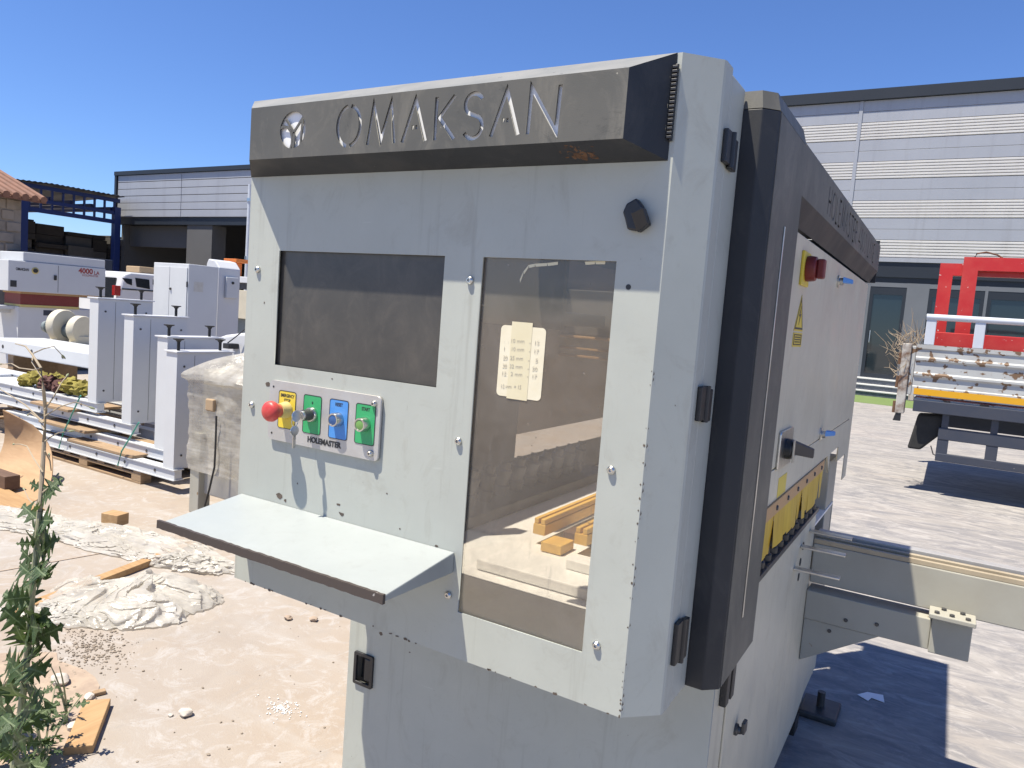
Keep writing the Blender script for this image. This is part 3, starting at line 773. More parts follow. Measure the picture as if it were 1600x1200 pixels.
b.hexa([(CX-.0001, 1.4105, HTOP), (CX-.0001, 2.940, HTOP), (CX-.003, 2.940, HTOP-.001), (CX-.003, 1.4105, HTOP-.001), (CX-.018, 1.4105, .362), (CX-.018, 2.930, .362), (CX-.021, 2.930, .361), (CX-.021, 1.4105, .361)])
b.hexa([(CX-.0001, 1.4105, HLOW), (CX-.0001, 2.940, HLOW), (CX-.003, 2.940, HLOW+.001), (CX-.003, 1.4105, HLOW+.001), (CX-.021, 1.4105, .208), (CX-.021, 2.925, .208), (CX-.024, 2.925, .209), (CX-.024, 1.4105, .209)])
b.box((CX-.32, 1.4105, .3592), (CX-.0215, 2.930, .3622))
b.box((CX-.32, 2.932, .21), (CX-.003, 2.937, .358))
b.build('hood_bevel', 'dark', mach, parent=hood)

# ---- electrical cabinet
KX = -0.2870
cab = MB().box((-0.52, 1.4105, -0.275), (KX-0.0045, 2.925, 0.204)).build('cabinet', 'paint_side', mach, bevel=0.003)
MB().box((KX-0.0040, 1.4125, -0.2700), (KX, 2.835, 0.2040)).build('cabinet_door', 'paint_side', mach, parent=cab, bevel=0.0035)
MB().box((KX-0.0040, 2.8385, -0.490), (KX-0.0005, 2.935, 0.2040)).build('cabinet_end_strip', 'paint_side', mach, parent=cab, bevel=0.0025)
skirt = mesh_part('cabinet_skirt', flat_mesh([[(1.4125, -0.345), (2.375, -0.345), (2.43, -0.405), (2.43, -0.345), (2.62, -0.345), (2.62, -0.395), (2.8355, -0.395), (2.8355, -0.2735), (1.4125, -0.2735)]], 0.004, onside(KX-0.002)), 'paint_side', mach)
# main switch
sw = MB().box((KX, 1.612, 0.106), (KX+0.006, 1.690, 0.176)).build('main_switch', 'yellow_dec', mach, bevel=0.002)
MB().lathe((KX+0.0062, 1.651, 0.142), (1, 0, 0), [(0, .026), (.004, .027), (.018, .025), (.020, .021)], 20).build('rotary_ring', 'red_dark', mach, parent=sw, smooth=True)
MB().box((KX+0.0262, 1.640, 0.122), (KX+0.042, 1.662, 0.162)).build('rotary_handle', 'red_dark', mach, parent=sw, bevel=0.004)
# warning triangle and text label
tri = mesh_part('warning_label', flat_mesh([[(1.612, 0.012), (1.714, 0.012), (1.663, 0.088)]], 0.0006, onside(KX+0.0005)), 'yellow_dec', mach)
mesh_part('label_border', flat_mesh([[(1.618, 0.0155), (1.708, 0.0155), (1.663, 0.083)], [(1.625, 0.0195), (1.701, 0.0195), (1.663, 0.0765)]], 0.0004, onside(KX+0.0011)), 'ink', mach, tri)
mesh_part('bolt_symbol', flat_mesh([[(1.668, 0.066), (1.652, 0.043), (1.662, 0.043), (1.656, 0.025), (1.674, 0.048), (1.664, 0.048)]], 0.0004, onside(KX+0.0011)), 'ink', mach, tri)
mesh_part('label_text_plate', flat_mesh([rect(1.612, -0.021, 1.714, 0.0085)], 0.0006, onside(KX+0.0005)), 'yellow_dec', mach, tri)
mesh_part('label_text_border', flat_mesh([rect(1.620, -0.0175, 1.706, 0.005), rect(1.625, -0.0155, 1.701, 0.003)], 0.0004, onside(KX+0.0011)), 'ink', mach, tri)
b = MB()
for i in range(3): b.box((KX+0.0009, 1.632, -0.012+0.005*i), (KX+0.0013, 1.694, -0.0098+0.005*i))
b.build('label_text', 'ink', mach, parent=tri)
MB().box((KX, 1.632, -0.343), (KX+0.0006, 1.722, -0.300)).build('yellow_sticker', 'yellow_dec', mach)
# lever lock with its black key
lk = mesh_part('cabinet_lock', flat_mesh([rrect(1.578, -0.275, 1.712, -0.196, 0.006)], 0.006, onside(KX+0.003)), 'steel', mach)
MB().lathe((KX+0.006, 1.640, -0.236), (1, 0, 0), [(0, .022), (.012, .021), (.016, .017)], 18).build('lock_boss', 'black', mach, parent=lk, smooth=True)
MB().hexa([(KX+.014, 1.632, -.246), (KX+.014, 1.652, -.246), (KX+.05, 1.735, -.262), (KX+.05, 1.722, -.262), (KX+.014, 1.632, -.214), (KX+.014, 1.652, -.214), (KX+.05, 1.735, -.240), (KX+.05, 1.722, -.240)]).build('lock_wing', 'black', mach, parent=lk, bevel=0.004)
MB().box((KX+.0225, 1.622, -.262), (KX+.026, 1.634, -.214)).build('lock_pin', 'steel', mach, parent=lk, bevel=0.001)
for z in (0.155, -0.258):
    w = MB().lathe((KX, 2.165, z), (1, 0, 0), [(0, .017), (.004, .017), (.006, .010), (.014, .010)], 14).build('wing_latch', 'steel', mach, smooth=True)
    MB().hexa([(KX+.0145, 2.150, z-.004), (KX+.0145, 2.180, z-.004), (KX+.034, 2.205, z-.003), (KX+.034, 2.19, z-.003), (KX+.0145, 2.150, z+.012), (KX+.0145, 2.180, z+.012), (KX+.034, 2.205, z+.008), (KX+.034, 2.19, z+.008)]).build('latch_tab', 'blue_dec', mach, parent=w, bevel=0.002)

# ---- yellow strip curtain and black nozzles below it
MB().box((KX-0.003, 1.445, -0.3750), (KX+0.004, 2.292, -0.3455)).build('curtain_clamp', 'brush_top', mach, bevel=0.001)
n = 15
for i in range(n):
    y0 = 1.447 + 0.845*i/n; y1 = y0 + 0.845/n + 0.006
    tw = 0.002*math.sin(i*2.3)+0.0022*(i % 2)
    ln = -0.446 - 0.012*((i*7) % 5)/4
    b = MB()
    cols = 4; rows = 5
    g = [[None]*(cols+1) for _ in range(rows+1)]
    for r_ in range(rows+1):
        for c_ in range(cols+1):
            u, v = c_/cols, r_/rows
            g[r_][c_] = b.v((KX+0.0015+0.0028*v*math.sin(u*3.1+i)+tw*v, y0+(y1-y0)*u, -0.372+(ln+0.372)*v+(0.006*math.sin(u*2+i) if v > .9 else 0)))
    for r_ in range(rows):
        for c_ in range(cols): b.face([g[r_][c_], g[r_][c_+1], g[r_+1][c_+1], g[r_+1][c_]])
    b.build('curtain_strip', 'brush', mach, smooth=True)
for i in range(7):
    y = 1.50+0.123*i
    MB().lathe((KX+0.0042, y, -0.361), (1, 0, 0), [(0, .006), (.003, .005), (.0035, .002)], 10).build('curtain_bolt', 'darksteel', mach, smooth=True)
for i in range(13):
    y = 1.455+0.0665*i
    MB().lathe((KX-0.020, y, -0.4862), (0, 0, 1), [(0, .019), (.014, .019), (.017, .014), (.050, .013), (.056, .010), (.058, .006)], 12).build('spindle_nozzle', 'black', mach, smooth=True)
MB().box((KX-0.034, 1.43, -0.4985), (KX+0.003, 2.30, -0.4865)).build('nozzle_rail', 'darksteel', mach, bevel=0.001)

# ---- base cabinet
BX0, BX1, BY0, BY1, BZ0, BZ1 = -1.155, -0.297, 1.300, 2.790, -1.190, -0.560
base = mesh_part('base_front', flat_mesh([rect(BX0, BZ0, BX1, BZ1), rect(-1.128, -0.888, -1.080, -0.820)], 0.005, onpanel(BY0+0.0025)), 'paint', mach)
MB().box((BX0+0.001, BY0+0.0055, BZ0), (BX0+0.006, BY1, -0.56)).build('base_left_wall', 'paint_side', mach, parent=base)
sidepoly = [(1.3055, BZ0), (2.40, BZ0), (2.55, BZ0+0.03), (2.79, BZ0+0.03), (2.79, -0.700), (2.335, -0.700), (2.335, -0.5005), (1.3055, -0.5005)]
sw_ = mesh_part('base_side', flat_mesh([sidepoly], 0.005, onside(BX1-0.0025)), 'paint_side', mach)
MB().box((BX1, 1.395, BZ0+0.02), (BX1+0.0042, 2.06, -0.510)).build('base_door', 'paint_side', mach, parent=sw_, bevel=0.0022)
MB().box((BX1, 2.064, BZ0+0.02), (BX1+0.0034, 2.330, -0.500)).build('base_end_plate', 'paint_side', mach, parent=sw_, bevel=0.0018)
for y in (1.352, 1.390):
    MB().box((BX1+0.0002 if y < 1.38 else BX1+0.0045, y-0.011, -0.683), (BX1+0.013, y+0.011, -0.618)).build('door_hinge', 'black', mach, parent=sw_, bevel=0.002)
MB().lathe((BX1+0.0044, 1.492, -0.795), (1, 0, 0), [(0, .012), (.005, .012), (.007, .008), (.012, .007)], 14).build('door_lock', 'darksteel', mach, parent=sw_, smooth=True)
MB().box((BX1+0.0165, 1.487, -0.800), (BX1+0.024, 1.51, -0.776)).build('door_lock_tab', 'darksteel', mach, parent=sw_, bevel=0.002)
for z in (-0.566, -0.606, -0.648):
    MB().lathe((BX1+0.0036, 2.135-0.02*(z < -0.6), z), (1, 0, 0), [(0, .011), (.0015, .011)], 12).build('slot_hole', 'black', mach, parent=sw_)
MB().box((BX0+0.0065, BY1-0.006, BZ0), (BX1-0.0055, BY1-0.001, -0.56)).build('base_back', 'paint_side', mach, parent=base)
MB().box((BX0+0.0065, BY0+0.0055, BZ1-0.008), (BX1-0.0055, BY1-0.0065, BZ1-0.001)).build('base_top', 'acryl', mach, parent=base)
# recessed black pull in the base front
h = mesh_part('recessed_pull', flat_mesh([rrect(-1.1325, -0.893, -1.0755, -0.815, 0.004), rrect(-1.1255, -0.886, -1.0825, -0.822, 0.003)], 0.006, onpanel(BY0-0.0032)), 'black', mach)
MB().box((-1.127, BY0+0.018, -0.887), (-1.081, BY0+0.021, -0.821)).build('pull_recess', 'black', mach, parent=h)
MB().box((-1.104, BY0-0.002, -0.880), (-1.083, BY0+0.004, -0.826)).build('pull_tab', 'black', mach, parent=h, bevel=0.003)
# feet
for x, y in ((BX1+0.04, 2.70), (BX0+0.10, 2.68), (BX0+0.08, 1.40), (BX1-0.08, 1.42)):
    ft = MB().box((x-0.060, y-0.075, -1.2805), (x+0.060, y+0.075, -1.256)).build('foot_pad', 'darksteel', mach, bevel=0.008)
    MB().cyl((x, y, -1.2555), (x, y, -1.19 if x != BX1+0.04 else -1.205), 0.013, n=10).build('foot_screw', 'darksteel', mach, parent=ft, smooth=True)
MB().box((BX1-0.02, 2.40, BZ0-0.05), (BX1+0.004, 2.47, BZ0-0.0005)).build('skid_block', 'rubber', mach, bevel=0.004)

# ---- machine interior seen through the window
MB().box((BX0+0.001, 1.162, -0.5585), (BX0+0.006, 2.01, 0.20)).build('left_wall_near', 'dark_warm_grey', mach)
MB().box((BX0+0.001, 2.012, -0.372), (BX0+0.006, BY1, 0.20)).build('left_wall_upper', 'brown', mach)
MB().box((BX0+0.001, 2.012, -0.5585), (BX0+0.006, BY1, -0.448)).build('left_wall_lower', 'dark_warm_grey', mach)
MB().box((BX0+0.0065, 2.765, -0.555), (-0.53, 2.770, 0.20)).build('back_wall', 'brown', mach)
MB().box((BX0+0.012, 2.25, -0.050), (-0.53, 2.34, 0.10)).build('bridge_beam', 'dark_warm_grey', mach, bevel=0.004)
for z in (-0.060, -0.098, -0.124):
    MB().box((BX0+0.012, 2.235+0.01*(z < -.07), z), (-0.53, 2.2545+0.02, z+0.008)).build('guide_rail', 'pine_x', mach, bevel=0.002)
MB().box((-1.02, 1.55, -0.02), (-0.98, 2.24, 0.02)).build('carriage_arm', 'darksteel', mach, bevel=0.004)
for i in range(11):
    y = 1.50+0.085*i
    MB().lathe((-1.10, y, -0.520), (0.25, 0, 1), [(0, .028), (.03, .030), (.034, .022), (.075, .024), (.08, .016), (.10, .014)], 12).build('drill_spindle', 'darksteel', mach, smooth=True)
MB().box((-1.140, 1.44, -0.5590), (-1.02, 2.50, -0.528)).build('spindle_block', 'darksteel', mach, bevel=0.004)
for x0, w, ya in ((-0.846, 0.034, 1.60), (-0.732, 0.034, 1.60)):
    rl = MB().box((x0, ya, -0.535), (x0+w, 2.55, -0.508)).build('work_rail', 'yellowrail', mach, bevel=0.002)
    for dx in (0.002, 0.020):
        MB().box((x0+dx, ya+0.001, -0.5075), (x0+dx+0.012, 2.55, -0.494)).build('rail_rib', 'yellowrail', mach, parent=rl, bevel=0.002)
MB().box((-0.80, 1.56, -0.5590), (-0.745, 1.63, -0.536)).build('packing_block', 'yellowrail', mach, bevel=0.002)
MB().box((-0.80, 1.68, -0.5590), (-0.66, 1.74, -0.5365)).build('rail_support', 'darkwood', mach, bevel=0.002)
MB().hexa([(-0.845, 1.345, -.559), (-0.56, 1.345, -.559), (-0.56, 1.47, -.559), (-0.815, 1.47, -.559), (-0.845, 1.345, -.535), (-0.56, 1.345, -.535), (-0.56, 1.47, -.535), (-0.815, 1.47, -.535)]).build('clamp_bed', 'acryl', mach, bevel=0.004)
MB().box((-0.665, 1.42, -0.5345), (-0.57, 1.46, -0.512)).build('clamp_jaw', 'acryl', mach, bevel=0.003)
MB().box((-1.085, 1.46, -0.527), (-1.045, 1.50, 0.02)).build('timber_post', 'pine', mach, bevel=0.002)
for i in range(4):
    MB().box((-1.10+0.13*i, 2.755, -0.555), (-1.06+0.13*i, 2.7645, -0.15)).build('back_batten', 'pine', mach)
MB().cyl((-0.60, 1.10, 0.12), (-0.60, 1.10, 0.34), 0.05, n=18).build('hose', 'rubber', mach, smooth=True)
MB().box((-0.74, 1.14, -0.02), (-0.58, 1.155, 0.16)).build('screen_bracket', 'dark_warm_grey', mach, bevel=0.003)

# ---- infeed arm with its rail, on the right
RY0 = 2.335
arm = MB().box((BX1+0.0045, RY0, -0.722), (1.25, RY0+0.055, -0.604)).build('infeed_arm', 'rail_paint', mach, bevel=0.004)
MB().box((BX1+0.0045, RY0+0.002, -0.6035), (1.25, RY0+0.016, -0.590)).build('arm_rail', 'railtan', mach, parent=arm, bevel=0.0012)
MB().box((BX1+0.0045, RY0+0.0165, -0.6035), (1.25, RY0+0.0295, -0.601)).build('rail_groove', 'darksteel', mach, parent=arm)
MB().box((BX1+0.0045, RY0+0.030, -0.6035), (1.25, RY0+0.046, -0.586)).build('arm_rail', 'railtan', mach, parent=arm, bevel=0.0012)
MB().box((BX1+0.0045, RY0+0.0465, -0.6035), (1.25, RY0+0.0635, -0.598)).build('rail_groove', 'darksteel', mach, parent=arm)
MB().box((BX1+0.0045, RY0+0.064, -0.612), (1.25, RY0+0.100, -0.580)).build('arm_track', 'alu', mach, parent=arm, bevel=0.0015)
LB = MB().box((BX1+0.0045, RY0-0.030, -0.824), (0.030, RY0+0.050, -0.7385)).build('lower_beam', 'rail_paint', mach, bevel=0.003)
br = MB().prism([(BX1+0.0045, RY0-0.026, -0.956), (BX1+0.0045, RY0-0.026, -0.8245), (-0.090, RY0-0.026, -0.8245)], (0, 0.05, 0)).build('arm_bracket', 'rail_paint', mach, bevel=0.003)
eb = MB().box((0.0305, RY0-0.036, -0.829), (0.126, RY0+0.056, -0.7225)).build('arm_end_block', 'rail_paint', mach, bevel=0.003)
MB().box((0.022, RY0-0.075, -0.722), (0.131, RY0-0.001, -0.7085)).build('block_cap', 'rail_paint', mach, parent=eb, bevel=0.003)
for x, y in ((0.040, RY0-0.06), (0.075, RY0-0.06), (0.112, RY0-0.06), (0.056, RY0-0.02), (0.10, RY0-0.02)):
    MB().lathe((x, y, -0.7082), (0, 0, 1), [(0, .007), (.005, .007), (.006, .005)], 6).build('cap_bolt', 'darksteel', mach, parent=eb)
for x, z in ((-0.22, -0.845), (-0.18, -0.80), (0.05, -0.75), (-0.10, -0.79)):
    MB().lathe((x, RY0-0.0304 if z > -.825 else RY0-0.0264, z), (0, -1, 0), [(0, .006), (.003, .005)], 8).build('beam_bolt', 'darksteel', mach, parent=LB)
for y, z in ((2.10, -0.560), (2.02, -0.600), (2.23, -0.545)):
    MB().box((BX1+0.0038, y-0.012, z-0.002), (BX1+0.115, y+0.012, z+0.005)).build('support_finger', 'steel', mach, bevel=0.002)
# rear pillar seen through the feed opening
MB().box((-0.50, 2.62, -0.70), (-0.305, 2.80, -0.396)).build('rear_pillar', 'rail_paint', mach, bevel=0.004)

# ---- things on the machine
note = thing('paper_note', 'yellowed paper note with faint pencil lines taped to the machine window', 'note', M(-0.578, 1.005, -0.075))
mesh_part('sheet', flat_mesh([rrect(-0.6165, -0.1285, -0.5360, -0.0165, 0.007)], 0.0004, lambda u, v, w: M(u+0.02*(v+0.07)*0.1, 1.0050+w, v)), 'paper', note)
MB().box((-0.597, 1.0044, -0.131), (-0.560, 1.0046, -0.010)).build('tape_strip', 'tape', note)
for z, left, right in ((-0.040, '.  . 10 mm', '-  15'), (-0.053, '1    10 mm', '-  17'), (-0.067, '20  25 mm', '-   5'), (-0.080, '30  32 mm', '-  50'), (-0.092, '12   2 mm', '-  17'), (-0.112, '12 mm  = 15', '')):
    for txt, cx, w in ((left, -0.5905, 0.036), (right, -0.5545, 0.017)):
        if not txt: continue
        me = text_mesh(txt, 0.0088, 0.0002, lambda u, v, w_: M(cx+u, 1.0041+w_, z+v+u*0.05), w, -0.00008)
        mesh_part('pencil_line', me, 'pencil', note)
key = thing('key_set', 'two small steel keys hanging from the key switch of the control plate', 'key', M(-1.004, 0.955, -0.25))
KYY = PY-0.0285
MB().box((-1.0075, KYY-0.001, BZ-0.0015), (-1.0005, KYY+0.0015, BZ+0.0015)).build('key_blade', 'steel', key)
MB().lathe((-1.0050, KYY-0.010, BZ), (1, 0.0, 0), [(0, .0105), (.0022, .0105)], 18).build('key_bow', 'steel', key, smooth=True)
b = MB(); b.tube([(-1.004, KYY-0.013+0.0075*math.cos(6.283*i/20), BZ-0.010+0.0085*math.sin(6.283*i/20)) for i in range(21)], 0.0007, 6); b.build('key_ring', 'steel', key, smooth=True)
b = MB(); b.lathe((-1.0045, KYY-0.013, BZ-0.0265), (1, 0, 0), [(0, .0095), (.002, .0095)], 16); b.box((-1.0045, KYY-0.016, BZ-0.058), (-1.0025, KYY-0.010, BZ-0.033)); b.build('hanging_key', 'steel', key)
# ================================================================ left background
# ---- stacked L-shaped steel frames with levelling feet
def make_frame(label):
    t = thing('machine_stand', label, 'stand', (0, 0, 0), 'L-shaped white steel frames in the nested stack')
    H, W, DP, L = 0.86, 0.125, 0.48, 2.35
    B().box((-W, 0, 0.001), (0, DP, H)).build('column', 'white', t, bevel=0.002)
    B().box((0.0002, DP*.30, 0.02), (0.0012, DP*.305, H-.02)).build('panel_seam', 'darksteel', t)
    for z_ in (.10, H-.10):
        for y_ in (.06, DP-.06):
            B().lathe((0.0002, y_, z_), (1, 0, 0), [(0, .009), (.004, .008)], 8).build('column_bolt', 'darksteel', t)
    B().box((-W-0.02, -0.012, H+0.001), (0.012, DP+0.012, H+0.012)).build('top_plate', 'white2', t, bevel=0.002)
    for y0 in (-0.01, DP-0.075):
        bm = B().box((-L, y0+0.012, -0.074), (0.012, y0+0.073, -0.008)).build('base_beam', 'white', t, bevel=0.0015)
        B().box((-L, y0, -0.0075), (0.02, y0+0.085, 0.0)).build('top_flange', 'white', t, parent=bm)
        B().box((-L, y0, -0.082), (0.02, y0+0.085, -0.0745)).build('bottom_flange', 'white', t, parent=bm)
        for k_ in range(6):
            B().lathe((-0.22-0.38*k_, y0+0.0118, -0.04), (0, -1, 0), [(0, .012), (.004, .011)], 8).build('beam_bolt', 'darksteel', t, parent=bm)
        B().box((-L-0.004, y0+0.012, -0.072), (-L-0.0005, y0+0.073, -0.010)).build('end_cap', 'black', t, parent=bm)
    for x in (-L+0.05, -1.3):
        B().box((x, 0.0755, -0.078), (x+0.10, DP-0.0755, -0.006)).build('cross_beam', 'white', t, bevel=0.004)
    for y in (0.05, DP-0.07):
        f = B().cyl((-0.06, y, H+0.0125), (-0.06, y, H+0.075), 0.011, n=8).build('foot_screw', 'rubber', t, smooth=True)
        B().lathe((-0.06, y, H+0.0755), (0, 0, 1), [(0, .014), (.012, .021), (.018, .038), (.024, .040)], 14).build('foot_disc', 'rubber', t, parent=f, smooth=True)
    return t
spots = [((-4.81, 3.40, 1.054), 'white L-shaped steel frame lowest in the nested stack, resting on the pallet'),
         ((-5.10, 3.52, 1.140), 'white L-shaped steel frame second from the bottom of the nested stack'),
         ((-5.55, 3.53, 1.275), 'white L-shaped steel frame third from the bottom of the nested stack'),
         ((-6.05, 3.54, 1.384), 'white L-shaped steel frame topmost in the nested stack, under the yellow rags')]
fr0 = make_frame(spots[0][1])
for i, (p, lb) in enumerate(spots):
    o = fr0 if i == 0 else copy_tree(fr0)
    o.location = (p[0], p[1], p[2]-0.872); o['label'] = lb
# loose packing boards between the frames
for i, (x, y, z, l) in enumerate(((-5.75, 3.44, 0.184, 0.9), (-6.35, 3.47, 0.270, 0.7), (-6.6, 3.5, 0.405, 0.6))):
    tag(B().box((x-l/2, y-0.05, z), (x+l/2, y+0.42, z+0.022)).build('packing_board', 'pallet', bevel=0.003),
        ('pale packing board lying on the lowest white frame', 'pale packing board lying on the second white frame', 'pale packing board lying on the third white frame')[i], 'board')
# ---- pallet under the stack
def pallet(name, label, x0, y0, lx, ly, z0=0.0):
    t = thing(name, label, 'pallet', (x0, y0, z0))
    for i in range(7):
        x = x0+(lx-0.095)*i/6
        B().box((x, y0, z0+0.080), (x+0.095, y0+ly, z0+0.099)).build('deck_board', 'pallet', t, bevel=0.002)
    for j in range(3):
        y = y0+(ly-0.09)*j/2
        B().box((x0, y, z0+0.062), (x0+lx, y+0.09, z0+0.0795)).build('stringer_board', 'pallet', t, bevel=0.002)
        for i in range(3):
            x = x0+(lx-0.12)*i/2
            B().box((x, y, z0+0.018), (x+0.12, y+0.09, z0+0.0615)).build('block', 'pallet', t, bevel=0.003)
        B().box((x0, y, z0), (x0+lx, y+0.09, z0+0.0175)).build('bottom_board', 'pallet', t, bevel=0.002)
    return t
pallet('wooden_pallet', 'worn wooden pallet under the lowest white frame', -6.75, 3.40, 1.55, 0.60)
pallet('wooden_pallet', 'wooden pallet under the white beams behind the curled plywood', -8.6, 3.7, 1.4, 1.0)
# ---- green straps round the frames
for (pts, lb) in (([(126, 618), (112, 648), (99, 676), (92, 700)], 'green packing strap tied round the stack under the topmost frame'),
                  ([(217, 660), (203, 684), (190, 705), (184, 727)], 'green packing strap tied round the stack beside the second frame')):
    b = B()
    q = [at(x, y, 1, 3.37) for x, y in pts]
    b.tube(q, 0.006, 6)
    tag(b.build('packing_strap', 'strap', smooth=True), lb, 'strap')
# ---- rags on the topmost frame
rg = thing('rag_bundle', 'bundle of mustard yellow and maroon rags lying on the white beams', 'rags', (-7.0, 3.66, 0.514))
for i in range(15):
    u = i/14
    p = at(42+92*u, 590+6*math.sin(i*2.1), 1, 3.60+0.10*((i*7) % 5)/4)
    B().blob((p.x, p.y, 0.56+0.045*((i*5) % 4)/3), 0.085, i, 3, (1.0, 0.8, 0.62), 0.7, 2.6).build('rag', 'cloth_b' if i in (5, 6, 8, 9) else 'cloth_y', rg, smooth=True)
# ---- long white beams stacked to the left of the frames
for i, (x0, x1, y0, y1, z0, z1, m, lb) in enumerate((
    (-9.6, -7.15, 4.35, 4.95, 0.62, 0.78, 'white', 'long white machine beam with bolt holes lying behind the rags'),
    (-10.2, -7.0, 5.05, 5.45, 0.60, 0.72, 'cream', 'long beige machine beam lying beneath the motors'),
    (-9.4, -7.2, 3.75, 4.25, 0.35, 0.48, 'white2', 'low white steel plate beam resting on the rear pallet'))):
    o = B().box((x0, y0, z0), (x1, y1, z1))
    t = thing('steel_beam', lb, 'beam', (x0, y0, z0), 'loose white machine beams on the left')
    o.build('body', m, t, bevel=0.012)
    for k in range(4):
        x = x0+0.3+(x1-x0-0.6)*k/3
        B().lathe((x, y0-0.0005, (z0+z1)/2), (0, -1, 0), [(0, .022), (.0015, .022)], 12).build('bolt_hole', 'black', t)
    if i < 2:
        for k in (0.15, 0.85):
            x = x0+(x1-x0)*k
            B().box((x-0.06, y0+0.05, 0.0), (x+0.06, y1-0.05, z0-0.001)).build('trestle', 'pallet', t, bevel=0.004)
    else:
        for k in (0.2, 0.8):
            x = x0+(x1-x0)*k
            B().box((x-0.06, y0+0.03, 0.1005), (x+0.06, y1-0.03, z0-0.001)).build('packer', 'pallet', t, bevel=0.004)
# ---- two motors with cream fan housings
def motor(px, py, Y, r, label):
    c = at(px, py, 1, Y)
    t = thing('fan_motor', label, 'motor', (c.x, Y, 0.725), 'motors with cream fan housings')
    z = 0.725+r
    B().lathe((c.x, Y, z), (1, 0.25, 0), [(0, r*.96), (0.012, r), (0.10, r), (0.112, r*.96)], 28).build('fan_housing', 'cream', t, smooth=True)
    B().box((c.x-0.02, Y-r*.5, 0.7255), (c.x+0.13, Y+r*.5, 0.7255+r*.55)).build('housing_foot', 'cream', t, bevel=0.006)
    m = B().lathe((c.x-0.002, Y, z-0.03), (-1, -0.25, 0), [(0, .085), (.03, .088), (.17, .086), (.175, .075), (.22, .070), (.235, .055)], 20).build('motor_body', 'motor', t, smooth=True)
    for k in range(7):
        B().lathe((c.x-0.035-0.018*k, Y-0.009-0.0045*k, z-0.03), (-1, -0.25, 0), [(0, .093), (.006, .093)], 16).build('cooling_fin', 'motor', t, parent=m)
    B().box((c.x-0.14, Y-0.05, z+0.05), (c.x-0.06, Y+0.03, z+0.10)).build('terminal_box', 'motor', t, parent=m, bevel=0.005)
motor(92, 525, 5.22, 0.205, 'grey motor on a larger cream fan housing beside the white machine')
motor(120, 530, 5.30, 0.175, 'dark motor on a smaller cream fan housing next to the tall frame')
# ---- second boring machine, long face towards +x
X = -12.6
mw = thing('panel_machine', 'white boring machine with red band and printed number on its long cabinet', 'machine', (X-0.5, 6.7, 0))
pt = lambda px, py, x=X: at(px, py, 0, x)
yA, yB, yC = pt(13, 430).y, pt(165, 430).y, pt(37, 430).y
zt, zm, zb = pt(100, 400).z, pt(100, 414).z, pt(90, 459).z
B().box((X-0.75, yC, zm+0.002), (X-0.02, yB, zt)).build('upper_housing', 'white', mw, bevel=0.01)
cb = B().box((X-0.70, yA, zb), (X, yB, zm)).build('cabinet', 'white', mw, bevel=0.008)
ym = pt(91, 430).y
B().box((X+0.0002, ym-0.003, zb+0.02), (X+0.002, ym+0.003, zm-0.02)).build('door_gap', 'darksteel', mw, parent=cb)
B().lathe((X, pt(55, 423).y, pt(55, 423).z), (1, 0, 0), [(0, .055), (.004, .055), (.006, .05)], 18).build('switch_plate', 'yellow_ring', mw, parent=cb, smooth=True)
B().lathe((X+.0062, pt(55, 423).y, pt(55, 423).z), (1, 0, 0), [(0, .035), (.02, .032)], 14).build('switch_knob', 'black', mw, parent=cb, smooth=True)
q = pt(86, 434); B().box((X, q.y-.02, q.z-.04), (X+.02, q.y+.02, q.z+.04)).build('cabinet_lock', 'black', mw, parent=cb, bevel=.005)
q = pt(21, 443); B().box((X, q.y-.045, q.z-.05), (X+.003, q.y+.045, q.z+.05)).build('warning_sticker', 'ink', mw, parent=cb)
fr = lambda q, k=1.0: (lambda u, v, w: Vector((X+0.0015+w, q.y+u, q.z+v)))
q = pt(134, 424); mesh_part('number_lettering', text_mesh('4000', 0.12, 0.001, fr(q), 0.24, 0.004), 'redink', mw, cb)
q = pt(151, 427); mesh_part('suffix_lettering', text_mesh('LA', 0.085, 0.001, fr(q), 0.09, 0.001), 'redink', mw, cb)
q = pt(141, 431); mesh_part('small_lettering', text_mesh('HOLEMASTER', 0.05, 0.001, fr(q), 0.27), 'redink', mw, cb)
q = pt(35, 421); mesh_part('brand_lettering', text_mesh('OMAKSAN', 0.06, 0.001, fr(q), 0.19, 0.002), 'ink', mw, cb)
y0, y1 = pt(35, 465).y, pt(127, 470).y
z0, z1 = pt(80, 478).z, zb-0.035
B().box((X-0.60, y0, zb-0.034), (X-0.03, y1+.3, zb-0.001)).build('cabinet_sill', 'pine', mw)
B().box((X-0.55, y0, z0), (X-0.06, y1, z1)).build('red_band', 'red_dark', mw, bevel=.004)
B().box((X-0.55, y0, z0-0.035), (X-0.05, y1, z0-0.001)).build('brush_rail', 'yellow_ring', mw)
B().box((X-0.66, y0-.02, 0.09), (X-0.08, y1+0.35, z0-0.036)).build('machine_base', 'white', mw, bevel=.008)
q0, q1 = pt(72, 485), pt(117, 495)
B().box((X-.08, q0.y, q1.z), (X-.077, q1.y, q0.z)).build('base_slot', 'navywall', mw)
B().box((X-0.62, y0-.5, z0-0.09), (X-0.2, y0-0.021, z0-0.037)).build('infeed_table', 'white', mw, bevel=.004)
B().box((X-0.45, y0-0.35, z0-0.15), (X-0.32, y0-0.021, z0-0.0905)).build('table_bracket', 'white', mw)
for dy in (0.1, 1.0):
    B().box((X-.62, y0+dy, 0), (X-.12, y0+dy+.12, .0895)).build('machine_foot', 'darksteel', mw, bevel=.004)
